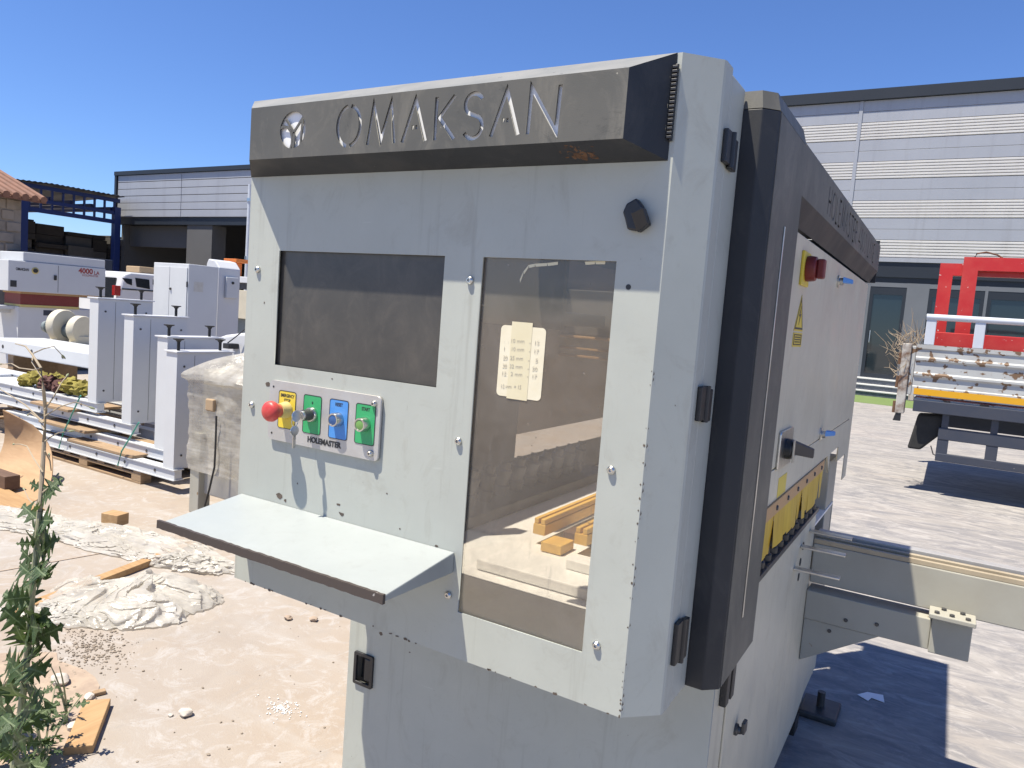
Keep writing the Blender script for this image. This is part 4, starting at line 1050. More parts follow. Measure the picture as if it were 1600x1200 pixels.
# ---- dark blue container behind it
c0 = at(36, 400, 1, 9.4)
zt2 = at(20, 391, 1, 9.4).z
ct = thing('storage_container', 'dark blue grey storage container behind the white machine', 'container', (c0.x-3, 9.4, 0))
B().box((c0.x-5.5, 9.4, 0.03), (c0.x, 11.6, zt2)).build('body', 'navywall', ct, bevel=0.02)
for i in range(14):
    B().box((c0.x-0.25-0.38*i, 9.375, 0.12), (c0.x-0.08-0.38*i, 9.3995, zt2-0.1)).build('corrugation', 'navywall', ct, bevel=0.008)
for dx in (-5.4, -0.3):
    B().box((c0.x+dx, 9.5, 0), (c0.x+dx+0.2, 11.5, 0.0295)).build('skid', 'darksteel', ct)
# ---- tall white cabinet
Y = 6.2
a0, a1 = at(240, 430, 1, Y), at(295, 430, 1, Y)
zt3 = at(268, 411, 1, Y).z
d = at(341, 440, 0, a1.x).y
wc = thing('metal_cabinet', 'tall white two-door metal cabinet beside the van', 'cabinet', (a0.x, Y, 0))
B().box((a0.x, Y, 0.0), (a1.x, d, zt3)).build('body', 'white', wc, bevel=0.008)
xm = at(266, 440, 1, Y).x
for xa, xb in ((a0.x+.02, xm-.004), (xm+.004, a1.x-.02)):
    dr = B().box((xa, Y-0.012, 0.12), (xb, Y-0.0005, zt3-0.05)).build('door', 'white', wc, bevel=0.003)
for z_ in (.35, zt3-.3):
    for x_ in (a0.x+.012, a1.x-.02):
        B().box((x_, Y-.02, z_), (x_+.008, Y-.0005, z_+.07)).build('door_hinge', 'darksteel', wc)
B().box((a1.x+.0003, Y+.08, zt3-.35), (a1.x+.002, Y+.22, zt3-.22)).build('rating_plate', 'alu', wc)
for k_ in range(5):
    B().box((a1.x+.0003, Y+.10, .7+.03*k_), (a1.x+.003, Y+.34, .712+.03*k_)).build('vent_slot', 'darksteel', wc)
q = at(268, 451, 1, Y)
B().lathe((q.x, Y-0.0125, q.z), (0, -1, 0), [(0, .018), (.012, .016), (.02, .01)], 10).build('door_lock', 'darksteel', wc, smooth=True)
# ---- white machine with rounded top behind the cabinet, and its table
X2 = a1.x+0.32
p0, p1 = at(316, 410, 0, X2), at(362, 410, 0, X2)
zc = at(335, 408, 0, X2).z
sm = thing('white_machine', 'white machine housing with sloping cap standing behind the tall cabinet', 'machine', (X2-0.3, p0.y, 0))
yy0, yy1 = d+0.35, d+0.72
zq = at(340, 418, 1, yy0).z
xl, xr = at(322, 430, 1, yy0).x, at(342, 430, 1, yy0).x
xr2 = xr+0.02
B().prism([(xl, yy0, 0), (xr, yy0, 0), (xr, yy0, zq), (xr-0.1, yy0, zq+0.10), (xl+0.04, yy0, zq+0.12), (xl, yy0, zq+0.05)], (0, yy1-yy0, 0)).build('housing', 'white2', sm, bevel=0.015)
B().box((xr+0.001, yy0+0.10, zq-0.42), (xr+0.05, yy0+0.30, zq-0.12)).build('side_box', 'white', sm, bevel=0.008)
B().lathe((xr+0.0505, yy0+0.2, zq-0.2), (1, 0, 0), [(0, .02), (.015, .018)], 10).build('knob', 'black', sm, smooth=True)
B().box((xr+0.001, yy0+0.5, 0.9), (xr+0.08, yy0+0.7, 1.25)).build('motor_box', 'black', sm, bevel=0.01)
q0, q1 = at(352, 400, 1, 8.2), at(392, 405, 1, 8.2)
bm_ = thing('saw_table', 'pale steel saw table with deep apron right of the rounded white machine', 'machine', (q0.x, 8.2, 0))
zz = at(375, 432, 1, 8.2).z
B().box((q0.x+.08, 8.2, zz-.10), (q1.x+1.2, 9.0, zz)).build('table_top', 'white2', bm_, bevel=.008)
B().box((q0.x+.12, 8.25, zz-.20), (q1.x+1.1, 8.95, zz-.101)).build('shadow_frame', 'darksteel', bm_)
B().prism([(q0.x+.10, 8.22, zz-.68), (q0.x+.04, 8.22, zz-.22), (q1.x+1.1, 8.22, zz-.22), (q1.x+1.1, 8.22, zz-.68)], (0, 0.7, 0)).build('apron', 'cream', bm_, bevel=.006)
B().box((q0.x+.15, 8.3, 0), (q1.x+1.0, 8.85, zz-.681)).build('plinth', 'motor', bm_, bevel=.006)
oc = thing('orange_stand', 'orange steel stand on top of the saw table', 'stand', (q0.x+.4, 8.5, zz))
z6 = at(370, 405, 1, 8.5).z
xo = at(367, 410, 1, 8.5).x
B().box((xo-.10, 8.45, zz+.0005), (xo+.06, 8.6, z6-.06)).build('post', 'orange', oc, bevel=.006)
B().box((xo-.16, 8.40, z6-.0595), (xo+.16, 8.65, z6)).build('head', 'orange', oc, bevel=.006)
# low white machine bed with rounded cover behind the wrapped crate
p = at(345, 540, 1, 4.9)
lb = thing('machine_bed', 'low white machine bed with rounded cover behind the wrapped crate', 'machine', (p.x, 4.9, 0))
zk = at(350, 520, 1, 4.9).z
B().prism([(p.x-0.25, 4.9, 0.3), (p.x+1.0, 4.9, 0.3), (p.x+1.0, 4.9, zk+.02), (p.x+.3, 4.9, zk+.02), (p.x+.05, 4.9, zk-.02), (p.x-.2, 4.9, zk-.10)], (0, 0.9, 0)).build('cover', 'white2', lb, bevel=0.03, seg=3)
B().box((p.x-.15, 4.95, 0), (p.x+.95, 5.7, 0.299)).build('stand', 'white', lb)
B().box((p.x+.18, 4.78, zk-.14), (p.x+.27, 4.8995, zk-.09)).build('clamp', 'black', lb, bevel=.006)
b = B(); b.tube([(p.x+.2, 4.82, zk-.088), (p.x+.28, 4.85, zk-.02), (p.x+.40, 4.88, zk+.08)], .006, 6); b.build('lever', 'darksteel', lb, smooth=True)

# ---- shrink-wrapped crate
wb = thing('wrapped_crate', 'crate on grey legs wrapped in dusty torn stretch film', 'crate', (-4.1, 3.5, 0))
x0, x1, y0, y1 = -4.36, -3.62, 3.20, 3.86
B().box((x0+.05, y0+.05, 0.13), (x1-.05, y1-.05, 0.98)).build('crate_body', 'boxpale', wb, bevel=.01)
for xa, ya in ((x0+.005, y0+.005), (x1-.10, y0+.005), (x0+.005, y1-.10), (x1-.10, y1-.10)):
    B().box((xa, ya, 0), (xa+.095, ya+.095, 0.55)).build('leg', 'rail_paint', wb, bevel=.005)
b = B()
nu, nv = 96, 46
ring0 = []
def wrp(a, v):
    ca, sa = math.cos(a), math.sin(a)
    k = 1/max(abs(ca), abs(sa))**0.95
    z = 0.30+0.80*v
    rx, ry = (x1-x0)/2+.012, (y1-y0)/2+.012
    sh = 1.0
    if v > 0.74:
        sh = max(0.05, 1-((v-0.74)/0.26)**2.2*0.95)
        sh += 0.08*math.exp(-((v-0.78)/0.05)**2)
    P = Vector(((x0+x1)/2+ca*k*rx*sh, (y0+y1)/2+sa*k*ry*sh, z))
    n1 = mnoise.noise(Vector((ca*2.2, sa*2.2, z*2.4)))
    n2 = mnoise.noise(Vector((ca*4.5, sa*4.5, z*16+ca*5)))
    n3 = mnoise.noise(Vector((ca*9, sa*9, z*40)))
    am = 0.35+1.5*max(0, v-.55)
    dlt = (0.030*n1*am*2+0.011*n2+0.006*n3)
    return P+Vector((ca*dlt, sa*dlt, 0.05*n1*max(0, v-.6)*2))
g = [[b.v(wrp(2*math.pi*i/nu, j/nv)) for i in range(nu)] for j in range(nv+1)]
for j in range(nv):
    for i in range(nu):
        b.face([g[j][i], g[j][(i+1) % nu], g[j+1][(i+1) % nu], g[j+1][i]])
b.face(g[nv])
b.build('stretch_film', 'wrap', wb, smooth=True)
b = B(); b.tube([at(x, y, 1, y0-.03) for x, y in ((338, 650), (337, 690), (335, 730), (327, 765), (320, 790), (316, 815))], .007, 6); b.build('hanging_cable', 'black', wb, smooth=True)
B().box((x0+.17, y0-.022, .72), (x0+.25, y0+.02, .80)).build('plug_box', 'card', wb, bevel=.008)

# ---- curled plywood sheet with timber on it
pw = thing('plywood_sheet', 'curled tan plywood sheet standing on the concrete', 'plywood', (-5.6, 2.5, 0))
b = B()
nu, nv = 26, 14
RE = [G(44, 789, .004), G(66, 774, .012), at(79, 752, 1, 2.86), at(82, 728, 1, 2.96), at(79, 702, 1, 3.02), at(67, 681, 1, 3.02), at(52, 664, 1, 2.99)]
LE = [G(-70, 768, .004), G(-45, 752, .012), at(-22, 738, 1, 2.72), at(-4, 716, 1, 2.82), at(6, 690, 1, 2.88), at(7, 664, 1, 2.88), at(4, 641, 1, 2.85)]
def crv(P, u):
    x = u*(len(P)-1); i = min(int(x), len(P)-2); f = x-i
    p0, p1, p2, p3 = P[max(i-1, 0)], P[i], P[i+1], P[min(i+2, len(P)-1)]
    return 0.5*((2*p1)+(p2-p0)*f+(2*p0-5*p1+4*p2-p3)*f*f+(3*p1-p0-3*p2+p3)*f*f*f)
def plyp(u, v):
    p = crv(RE, u).lerp(crv(LE, u), v)
    p.z = max(p.z, 0.004)
    return p
g0 = [[b.v(plyp(i/nu, j/nv)) for j in range(nv+1)] for i in range(nu+1)]
g1 = []
for i in range(nu+1):
    row = []
    for j in range(nv+1):
        p = plyp(i/nu, j/nv); q = plyp(min(1, (i+1)/nu), j/nv); r_ = plyp(max(0, (i-1)/nu), j/nv)
        tn = (q-r_).normalized(); sd = (plyp(i/nu, 1)-plyp(i/nu, 0)).normalized()
        row.append(b.v(p+tn.cross(sd).normalized()*-0.011))
    g1.append(row)
for i in range(nu):
    for j in range(nv):
        b.face([g0[i][j], g0[i][j+1], g0[i+1][j+1], g0[i+1][j]]); b.face([g1[i][j], g1[i+1][j], g1[i+1][j+1], g1[i][j+1]])
for i in range(nu):
    b.face([g0[i][0], g0[i+1][0], g1[i+1][0], g1[i][0]]); b.face([g0[i][nv], g1[i][nv], g1[i+1][nv], g0[i+1][nv]])
for j in range(nv):
    b.face([g0[0][j], g1[0][j], g1[0][j+1], g0[0][j+1]]); b.face([g0[nu][j], g0[nu][j+1], g1[nu][j+1], g1[nu][j]])
b.build('sheet', 'ply', pw, smooth=True)
q = at(14, 745, 2, 0.11)
tm = B().box((q.x-0.9, q.y-.05, 0.025), (q.x+.05, q.y+.05, .125)).build('timber_offcut', 'darkwood', bevel=.004)
tag(tm, 'short dark brown timber lying on the curled plywood', 'timber')
q = G(28, 795, .03)
lowp = B().hexa([(q.x-.9, q.y-.30, .014), (q.x+.02, q.y-.16, .014), (q.x+.13, q.y+.10, .014), (q.x-.8, q.y+.22, .014), (q.x-.9, q.y-.30, .036), (q.x+.02, q.y-.16, .036), (q.x+.13, q.y+.10, .036), (q.x-.8, q.y+.22, .036)]).build('board', 'pine_x', bevel=.003)
tag(lowp, 'flat yellow board lying in front of the curled plywood', 'board')

# ---- crumpled plastic film on the ground
def crumple(name, label, cx, cy, rx, ry, h, rot, seed, res=70, amp=0.05, mat='film'):
    b = B(); cr, sr = math.cos(rot), math.sin(rot)
    na, nr = int(res*1.7), int(res*.55)
    def pt_(a, k):
        lim = 0.82+0.26*mnoise.noise(Vector((math.cos(a)*1.3+seed, math.sin(a)*1.3, seed)))+0.10*mnoise.noise(Vector((math.cos(a)*4, math.sin(a)*4+seed, 2)))+0.05*mnoise.noise(Vector((math.cos(a)*11, math.sin(a)*11+seed, 5)))
        t = k/nr; u, v = math.cos(a)*lim*t, math.sin(a)*lim*t
        Q = Vector((u*3+seed, v*3, seed*2))
        wv = Vector((mnoise.noise(Q*.8), mnoise.noise(Q*.8+Vector((9, 2, 1))), 0))*.9
        Q2 = Q+wv
        rid = 1-abs(mnoise.noise(Vector((Q2.x*.9+Q2.y*.5, Q2.y*.30, Q.z)))*2)
        rid2 = 1-abs(mnoise.noise(Vector((Q2.x*2.4+Q2.y*.9+5, Q2.y*.8+1, Q.z)))*2)
        rid3 = 1-abs(mnoise.noise(Vector((Q2.x*1.5, Q2.y*4.8, Q.z)))*2)
        edge = max(0, 1-t**5)
        z = 0.004+h*(1-t**2.0)*(0.78+0.35*mnoise.noise(Q*.5))+amp*(rid*.75+rid2*.40+rid3*.25+.3)*(0.12+0.88*edge)
        x, y = u*rx+0.02*(rid2-.5), v*ry+0.02*(rid3-.5)
        return (cx+cr*x-sr*y, cy+sr*x+cr*y, max(0.006, z))
    c0_ = b.v(pt_(0, 0))
    rings = [[b.v(pt_(2*math.pi*i/na, k)) for i in range(na)] for k in range(1, nr+1)]
    for i in range(na):
        b.face([c0_, rings[0][i], rings[0][(i+1) % na]])
        for k in range(nr-1): b.face([rings[k][i], rings[k+1][i], rings[k+1][(i+1) % na], rings[k][(i+1) % na]])
    return tag(b.build(name, mat, smooth=True), label, 'plastic film')
c = G(200, 925, 0.08)
crumple('plastic_heap', 'heap of crumpled white plastic film beside the thin planks', c.x-.03, c.y+.05, 0.50, 0.34, 0.10, 0.55, 3, 120, 0.034)
c = G(205, 850, 0.03)
crumple('plastic_film', 'flat strip of white plastic film under the small wood block', c.x-.1, c.y+.03, 0.85, 0.24, 0.03, 0.22, 8, 90, 0.032)
c = G(50, 815, 0.03)
crumple('plastic_film', 'wrinkled white plastic film lying in front of the plywood', c.x-.1, c.y-.02, 0.75, 0.20, 0.03, 0.25, 14, 80, 0.030)
c = G(300, 878, 0.03)
crumple('plastic_film', 'twisted tail of white plastic film beside the long plank', c.x, c.y, 0.36, 0.11, 0.04, 0.45, 21, 60, 0.026)
c = G(118, 955, 0.02)
crumple('plastic_film', 'thin sheet of white plastic film over the plank end near the weed', c.x, c.y, 0.42, 0.16, 0.02, 0.5, 27, 60, 0.022)
# planks and blocks
def plank(name, label, pa, pb, w, z0, z1, mat='pine_x', cat='plank'):
    a, c = Vector((pa[0], pa[1], 0)), Vector((pb[0], pb[1], 0))
    d = (c-a).normalized(); n = Vector((-d.y, d.x, 0))*w/2
    b = B()
    lo = [a-n, c-n, c+n, a+n]
    b.hexa([(p.x, p.y, z0) for p in lo]+[(p.x, p.y, z1) for p in lo])
    return tag(b.build(name, mat, bevel=.003), label, cat)
plank('long_plank', 'narrow pine plank sticking out from under the plastic heap', G(20, 965), G(315, 850), 0.06, 0.001, 0.035)
q = G(178, 830)
plank('wood_block', 'small square pine block on the plastic film', (q.x-.06, q.y-.01), (q.x+.06, q.y+.02), .09, .045, .115, 'pine', 'block')
plank('wood_offcut', 'splintered orange pine offcut lying by the weeds', G(122, 1180), G(152, 1105), .085, .002, .03, 'pine', 'offcut')
plank('bark_chip', 'small brown bark chip beside the pine offcut', G(145, 1088), G(165, 1083), .025, .002, .016, 'pallet', 'bark chip')
# stones
for i, (px, py, r, lb) in enumerate(((290, 1118, .022, 'pale pebble lying alone on the sand coloured concrete'), (266, 1119, .008, 'tiny pale pebble next to the larger pebble'), (139, 1092, .018, 'grey stone at the upper end of the pine offcut'),
                                     (95, 1068, .032, 'rounded white stone among the weeds'), (116, 1140, .022, 'grey white stone beside the orange offcut'), (450, 968, .018, 'flat brown crumb of earth on the concrete'), (490, 970, .018, 'reddish crumb of earth on the concrete'))):
    p = G(px, py)
    o = B().blob((p.x, p.y, r*.55), r, i+4, 2, (1.2, 1, .62), 0.45, 1.4).build('stone', 'soil' if i > 4 else 'stone', smooth=True)
    tag(o, lb, 'stone')
# gravel and soil near the weeds
b = B(); rnd = random.Random(21)
for i in range(900):
    k = rnd.random()
    if k < .5: p = G(rnd.gauss(140, 32), rnd.gauss(1012, 16))
    elif k < .95: p = G(rnd.gauss(50, 45), rnd.gauss(1120, 45))
    else: p = G(rnd.uniform(60, 560), rnd.uniform(960, 1195))
    r = 0.0022+0.0045*rnd.random()**3
    g_ = bmesh.ops.create_icosphere(b.bm, subdivisions=1, radius=1.0)
    s1, s2, s3 = r*(.7+.7*rnd.random()), r*(.7+.7*rnd.random()), r*.6
    for v in g_['verts']: v.co = Vector((p.x+v.co.x*s1, p.y+v.co.y*s2, 0.001+s3*.5+v.co.z*s3))
gv = b.build('gravel', 'gravel')
gv['kind'] = 'stuff'; gv['label'] = 'fine gravel scattered over the concrete around the weeds'; gv['category'] = 'gravel'
p = G(440, 1108)
b = B()
for i in range(160):
    a, rr = rnd.random()*6.283, abs(rnd.gauss(0, .035))
    r = .0015+.002*rnd.random()
    g_ = bmesh.ops.create_icosphere(b.bm, subdivisions=1, radius=r)
    bmesh.ops.translate(b.bm, verts=g_['verts'], vec=(p.x+math.cos(a)*rr*1.4, p.y+math.sin(a)*rr, r))
gv = b.build('chippings', 'acryl'); gv['kind'] = 'stuff'; gv['label'] = 'small spill of white chippings on the concrete near the machine base'; gv['category'] = 'chippings'
# soil patch under the weeds
b = B(); c = G(25, 1150)
ct_ = [b.v((c.x+(.62+.14*mnoise.noise(Vector((math.cos(a)*2, math.sin(a)*2, 4))))*math.cos(a)*.85-.25, c.y+(.42+.1*mnoise.noise(Vector((math.cos(a)*3, math.sin(a)*3, 1))))*math.sin(a)-.05, .003)) for a in [6.283*i/40 for i in range(40)]]
b.face(ct_)
so = b.build('soil_patch', 'soil'); so['kind'] = 'structure'

# joint between two concrete slabs
ja, jb = G(-40, 900), G(175, 862)
dj = (jb-ja).normalized(); nj = Vector((-dj.y, dj.x, 0))*.005
b = B(); b.poly([tuple(p+Vector((0, 0, .0035))) for p in (ja-nj, jb-nj, jb+nj, ja+nj)])
struct(b.build('slab_joint', 'soil'))
# ---- weeds
def leaf_mesh(seed, lobes=4, wid=0.30):
    rnd = random.Random(seed)
    b = B(); n = 44; rows = []
    for i in range(n+1):
        t = i/n
        env = wid*math.sin(math.pi*min(1, t**0.75*0.98+0.02))**0.8*(0.55+0.6*t)
        lob = 0.62+0.38*math.cos(t*lobes*2*math.pi+0.6)
        tooth = 0.07*math.cos(t*lobes*8*math.pi+seed)
        hw = max(0.008, env*(lob+tooth)) if t > 0.10 else 0.014
        if t > .97: hw = 0.006
        row = []
        for s in (-1, -.55, -.05, 0, .05, .55, 1):
            off = hw*s
            sweep = -0.03*abs(s)*hw/wid
            z = 0.10*abs(off)+0.03*math.sin(t*9+s*2+seed)*abs(s)-0.22*t*t+0.10*t
            row.append(b.v((t-sweep if i < n else t, off, z)))
        rows.append(row)
    for i in range(n):
        for j in range(6): b.face([rows[i][j], rows[i][j+1], rows[i+1][j+1], rows[i+1][j]])
    bm = b.bm
    me = bpy.data.meshes.new('leaf'); bmesh.ops.recalc_face_normals(bm, faces=bm.faces)
    up = sum(f.normal.z for f in bm.faces)
    if up < 0: bmesh.ops.reverse_faces(bm, faces=bm.faces)
    bm.to_mesh(me); bm.free()
    me.materials.append(MAT['leaf'])
    for p in me.polygons: p.use_smooth = True
    return me
LEAVES = [leaf_mesh(i, 3+(i % 3), 0.44+0.05*(i % 3)) for i in range(6)]
def put_leaf(root, p, direction, size, roll, k, face=None):
    o = bpy.data.objects.new('leaf', LEAVES[k % 6]); COL.objects.link(o)
    d = Vector(direction).normalized()
    up = (face or Vector((0, 0, 1))) - d*d.dot(face or Vector((0, 0, 1)))
    up = up.normalized() if up.length > 1e-3 else Vector((1, 0, 0))
    side = up.cross(d).normalized()
    m = Matrix((d, side, up)).transposed().to_4x4()
    m = m @ Matrix.Rotation(roll, 4, 'X')
    m = Matrix.Translation(Vector(p)-root.location) @ m @ Matrix.Scale(size, 4)
    o.parent = root; o.matrix_local = m
    return o
WY = 0.80
stem_px = [(22, 1195), (30, 1130), (38, 1070), (45, 1000), (50, 930), (56, 868), (62, 800), (66, 740), (69, 690), (71, 640), (68, 608), (64, 575), (52, 556), (40, 541), (24, 537)]
sp = [at(x, y, 1, WY+0.02*math.sin(i)) for i, (x, y) in enumerate(stem_px)]
sp.insert(0, Vector((sp[0].x-.01, sp[0].y, 0.002)))
wd = thing('tall_weed', 'tall prickly weed with lobed green leaves and bare dry tip', 'weed', (sp[0].x, sp[0].y, 0))
b = B(); b.tube(sp[:8], [.0085, .0078, .0074, .007, .0066, .0062, .0056, .0052], 9); b.build('stem', 'stem', wd, smooth=True)
b = B(); b.tube(sp[7:], [.0052, .0046, .004, .0035, .003, .0025, .002, .0016, .0011], 8); b.build('dry_tip', 'drystem', wd, smooth=True)
def twig(pxs, r=.0017, mat='drystem', name='twig', dy=0.018):
    b = B(); q = [at(x, y, 1, WY+dy*i) for i, (x, y) in enumerate(pxs)]
    b.tube(q, [r*(1-.6*i/len(q)) for i in range(len(q))], 6)
    o = b.build(name, mat, wd, smooth=True)
    e = q[-1]
    b2 = B(); b2.lathe(e, q[-1]-q[-2], [(-.001, .0012), (.003, .0024), (.008, .002), (.011, .0006)], 8); b2.build('bud', 'stem', wd, smooth=True)
for pxs in ([(67, 738), (52, 715), (42, 697), (32, 694), (22, 694)], [(70, 690), (80, 682), (92, 676), (108, 674)], [(64, 575), (52, 578), (30, 575), (18, 568), (2, 569)], [(66, 590), (50, 566), (52, 552), (68, 545), (84, 541), (97, 555)],
            [(70, 640), (85, 618), (96, 598), (104, 588)], [(68, 660), (40, 633), (12, 615), (0, 608)], [(70, 650), (95, 635), (118, 628), (140, 636)], [(64, 800), (45, 780), (38, 765)], [(66, 770), (78, 760), (88, 745)], [(70, 705), (78, 720), (80, 735), (77, 712)], [(69, 672), (62, 655), (48, 645), (44, 648)]):
    twig(pxs)
rnd = random.Random(4)
#  (attach pixel, tip pixel, tip depth offset)
for i, (a, e, dy) in enumerate((((56, 880), (17, 862), -.02), ((54, 905), (22, 868), .05), ((58, 872), (98, 842), .0), ((56, 900), (80, 908), -.04), ((50, 940), (0, 955), .03), ((48, 950), (-30, 925), -.02),
                               ((48, 985), (92, 948), -.03), ((46, 1000), (110, 990), .02), ((44, 1010), (12, 985), -.06), ((60, 830), (42, 842), .04), ((62, 815), (80, 826), -.03), ((64, 790), (88, 768), 0), ((62, 800), (52, 786), .04),
                               ((40, 1045), (114, 1068), -.05), ((40, 1060), (-10, 1030), .0), ((36, 1090), (0, 1085), -.08), ((47, 975), (62, 1010), -.08), ((55, 890), (60, 920), -.07), ((58, 860), (48, 850), -.06), ((60, 845), (74, 850), .08),
                               ((34, 1110), (90, 1120), -.05), ((30, 1140), (-15, 1120), .0), ((28, 1160), (70, 1175), .04), ((25, 1185), (-10, 1180), -.05), ((24, 1195), (60, 1215), -.06), ((42, 1030), (72, 1015), -.08), ((38, 1075), (64, 1100), .06), ((45, 1005), (20, 1030), -.10))):
    A = at(a[0], a[1], 1, WY); E_ = at(e[0], e[1], 1, WY+dy)
    dd = E_-A
    put_leaf(wd, A, dd+Vector((0, 0, .02)), min(.105, max(.03, dd.length*0.78)), rnd.uniform(-.8, .8), i, Vector((.45, -.75, .5)))
for i in range(26):
    u = i/25; x = u*6.6; k0 = min(6, int(x)); A = sp[k0+1].lerp(sp[min(k0+2, 8)], x-k0)
    a = i*2.4+rnd.random()
    put_leaf(wd, A, (math.cos(a), math.sin(a)*.6, rnd.uniform(.0, .9)), .10*(1-.5*u)*(.6+.6*rnd.random()), rnd.uniform(-.7, .7), i+2, Vector((.45, -.75, .5)))
# low weeds round its foot
for w_, (px, py, hh, lb) in enumerate(((8, 1190, .30, 'low leafy weed with jagged leaves at the foot of the tall weed'), (68, 1198, .34, 'small branching weed with thin stems beside the pine offcut'), (105, 1130, .30, 'thin upright weed with curled bud tips beside the white stone'), (-25, 1150, .32, 'bushy weed with pale dusty leaves left of the tall weed'))):
    g0_ = G(px, py)
    t = thing('low_weed', lb, 'weed', (g0_.x, g0_.y, 0.003))
    rnd = random.Random(40+w_)
    for s_ in range(5 if w_ != 2 else 3):
        a = rnd.random()*6.283; ln = hh*(.6+.5*rnd.random())
        lean = .45 if w_ != 2 else .22
        q = [g0_+Vector((math.cos(a)*ln*lean*(u**1.4), math.sin(a)*ln*lean*(u**1.4), .003+ln*u*(1-.15*u))) for u in (0, .25, .5, .75, 1)]
        b = B(); b.tube(q, [.004, .0036, .003, .0024, .0014], 6); b.build('stem', 'stem', t, smooth=True)
        for k in range(7 if w_ != 2 else 4):
            u = .15+.8*k/6; i0 = min(3, int(u*4)); p = q[i0].lerp(q[i0+1], u*4-i0)
            aa = a+k*2.4
            put_leaf(t, p, (math.cos(aa), math.sin(aa), rnd.uniform(-.1, .7)), (.062 if w_ != 2 else .035)*(1.1-.6*u)*(0.7+.6*rnd.random()), rnd.uniform(-.6, .6), k+w_)

# ---- white van
XV = -16.6
vn = thing('white_van', 'white van parked behind the white machine, seen from its rear corner', 'van', (XV-0.9, 11.5, 0))
yr = at(182, 440, 0, XV).y
zt4 = at(200, 425, 0, XV).z
VW = 1.75
prof = [(yr, .42), (yr-.03, .8), (yr+.06, 1.25), (yr+.18, zt4-.06), (yr+.35, zt4), (yr+2.4, zt4+.01), (yr+3.0, zt4-.10), (yr+3.6, 1.15), (yr+4.35, .98), (yr+4.5, .70), (yr+4.5, .40)]
B().prism([(XV-VW, y, z) for y, z in prof], (VW, 0, 0)).build('body', 'white2', vn, bevel=.06, seg=3)
def vwin(pts): 
    q = [(at(x, y, 0, XV)) for x, y in pts]
    B().prism([(XV+.004, p.y, p.z) for p in q], (.006, 0, 0)).build('side_window', 'carglass', vn, bevel=.003)
vwin([(190, 434), (206, 436), (206, 446), (198, 443)]); vwin([(211, 434), (233, 437), (234, 452), (213, 448)])
q0, q1 = at(180, 448, 0, XV), at(186, 462, 0, XV)
B().box((XV-.10, yr-.045, q1.z), (XV+.012, yr+.10, q0.z+.03)).build('tail_lamp', 'tail', vn, bevel=.01)
B().prism([(XV-VW+.15, yr+.052, 1.15), (XV-.17, yr+.052, 1.15), (XV-.24, yr+.155, zt4-.16), (XV-VW+.22, yr+.155, zt4-.16)], (0, -.03, .01)).build('rear_window', 'carglass', vn)
B().box((XV-VW+.05, yr-.10, .42), (XV-.02, yr-.031, .62)).build('bumper', 'black', vn, bevel=.02)
B().box((XV+.002, at(190, 454, 0, XV).y, at(200, 453, 0, XV).z), (XV+.012, at(236, 454, 0, XV).y+1.5, at(200, 453, 0, XV).z+.03)).build('side_trim', 'black', vn)
for yy in (yr+.85, yr+3.55):
    for xx in (XV-.20, XV-VW-.02):
        w = B().lathe((xx, yy, .32), (1, 0, 0), [(0, .30), (.02, .32), (.20, .32), (.22, .30)], 20).build('wheel', 'rubber', vn, smooth=True)
        B().lathe((xx+.2205, yy, .32), (1, 0, 0), [(0, .20), (.01, .18)], 16).build('rim', 'steel', vn, parent=w, smooth=True)
cx_ = at(222, 421, 0, XV-.5)
tag(B().box((XV-1.0, cx_.y-.10, zt4+.013), (XV-.45, cx_.y+.30, zt4+.17)).build('cardboard_bundle', 'card', bevel=.02), 'brown cardboard bundle tied on the van roof', 'cardboard')

# ---- silver-clad workshop on the left, open bays below
YL = 16.3
xl_ = at(183, 300, 1, YL).x
ztop, zbot = 5.43, 3.95
wk = thing('workshop_building', 'low workshop with silver horizontal cladding above dark open bays', 'building', (xl_+4, YL, 0))
xr_ = -9.0
zs = [zbot + (ztop-zbot)*i/6 for i in range(7)]
xj = at(285, 310, 1, YL).x
xs = [xl_+.12, xj, xj+3.95, xj+7.9, xr_]
for i in range(6):
    for j in range(4):
        B().box((xs[j]+.012, YL-.05-.004*(i % 2), zs[i]+.008), (xs[j+1]-.012, YL, zs[i+1]-.008)).build('cladding_panel', 'clad', wk, bevel=.008)
B().box((xl_, YL+.001, zbot-.25), (xr_, YL+.2, ztop)).build('fascia_wall', 'trim', wk)
B().box((xl_-.02, YL-.12, ztop+.002), (xr_, YL+12.5, ztop+.14)).build('roof', 'trim', wk)
B().box((xl_-.02, YL-.10, zbot-.01), (xl_+.10, YL+.0005, ztop)).build('corner_trim', 'trim', wk)
B().box((xl_, YL+.21, 0), (xl_+.2, YL+12.3, ztop)).build('side_wall', 'pillar', wk)
B().box((xl_+.21, YL+12, 0), (xr_, YL+12.3, ztop)).build('back_wall', 'pillar', wk)
pa, pb = at(289, 400, 1, YL).x, at(328, 400, 1, YL).x
B().box((pa, YL+.05, 0), (pb, YL+.6, zbot-.251)).build('pillar', 'pillar', wk)
B().box((xl_+.21, YL+.4, zbot-1.0), (pa-.01, YL+.6, zbot-.251)).build('lintel', 'pillar', wk)
B().box((xr_-.3, YL+.05, 0), (xr_, YL+12, zbot-.251)).build('end_wall', 'pillar', wk)
xp = at(390, 330, 1, YL-.2).x
dp = B().cyl((xp, YL-.2, .2), (xp, YL-.2, ztop-.5), .075, n=12).build('downpipe', 'truck_tube', wk, smooth=True)
for z in (1.9, 2.6, 4.4):
    B().lathe((xp, YL-.2, z), (0, 0, 1), [(0, .10), (.10, .10)], 12).build('pipe_collar', 'steel', wk, parent=dp, smooth=True)
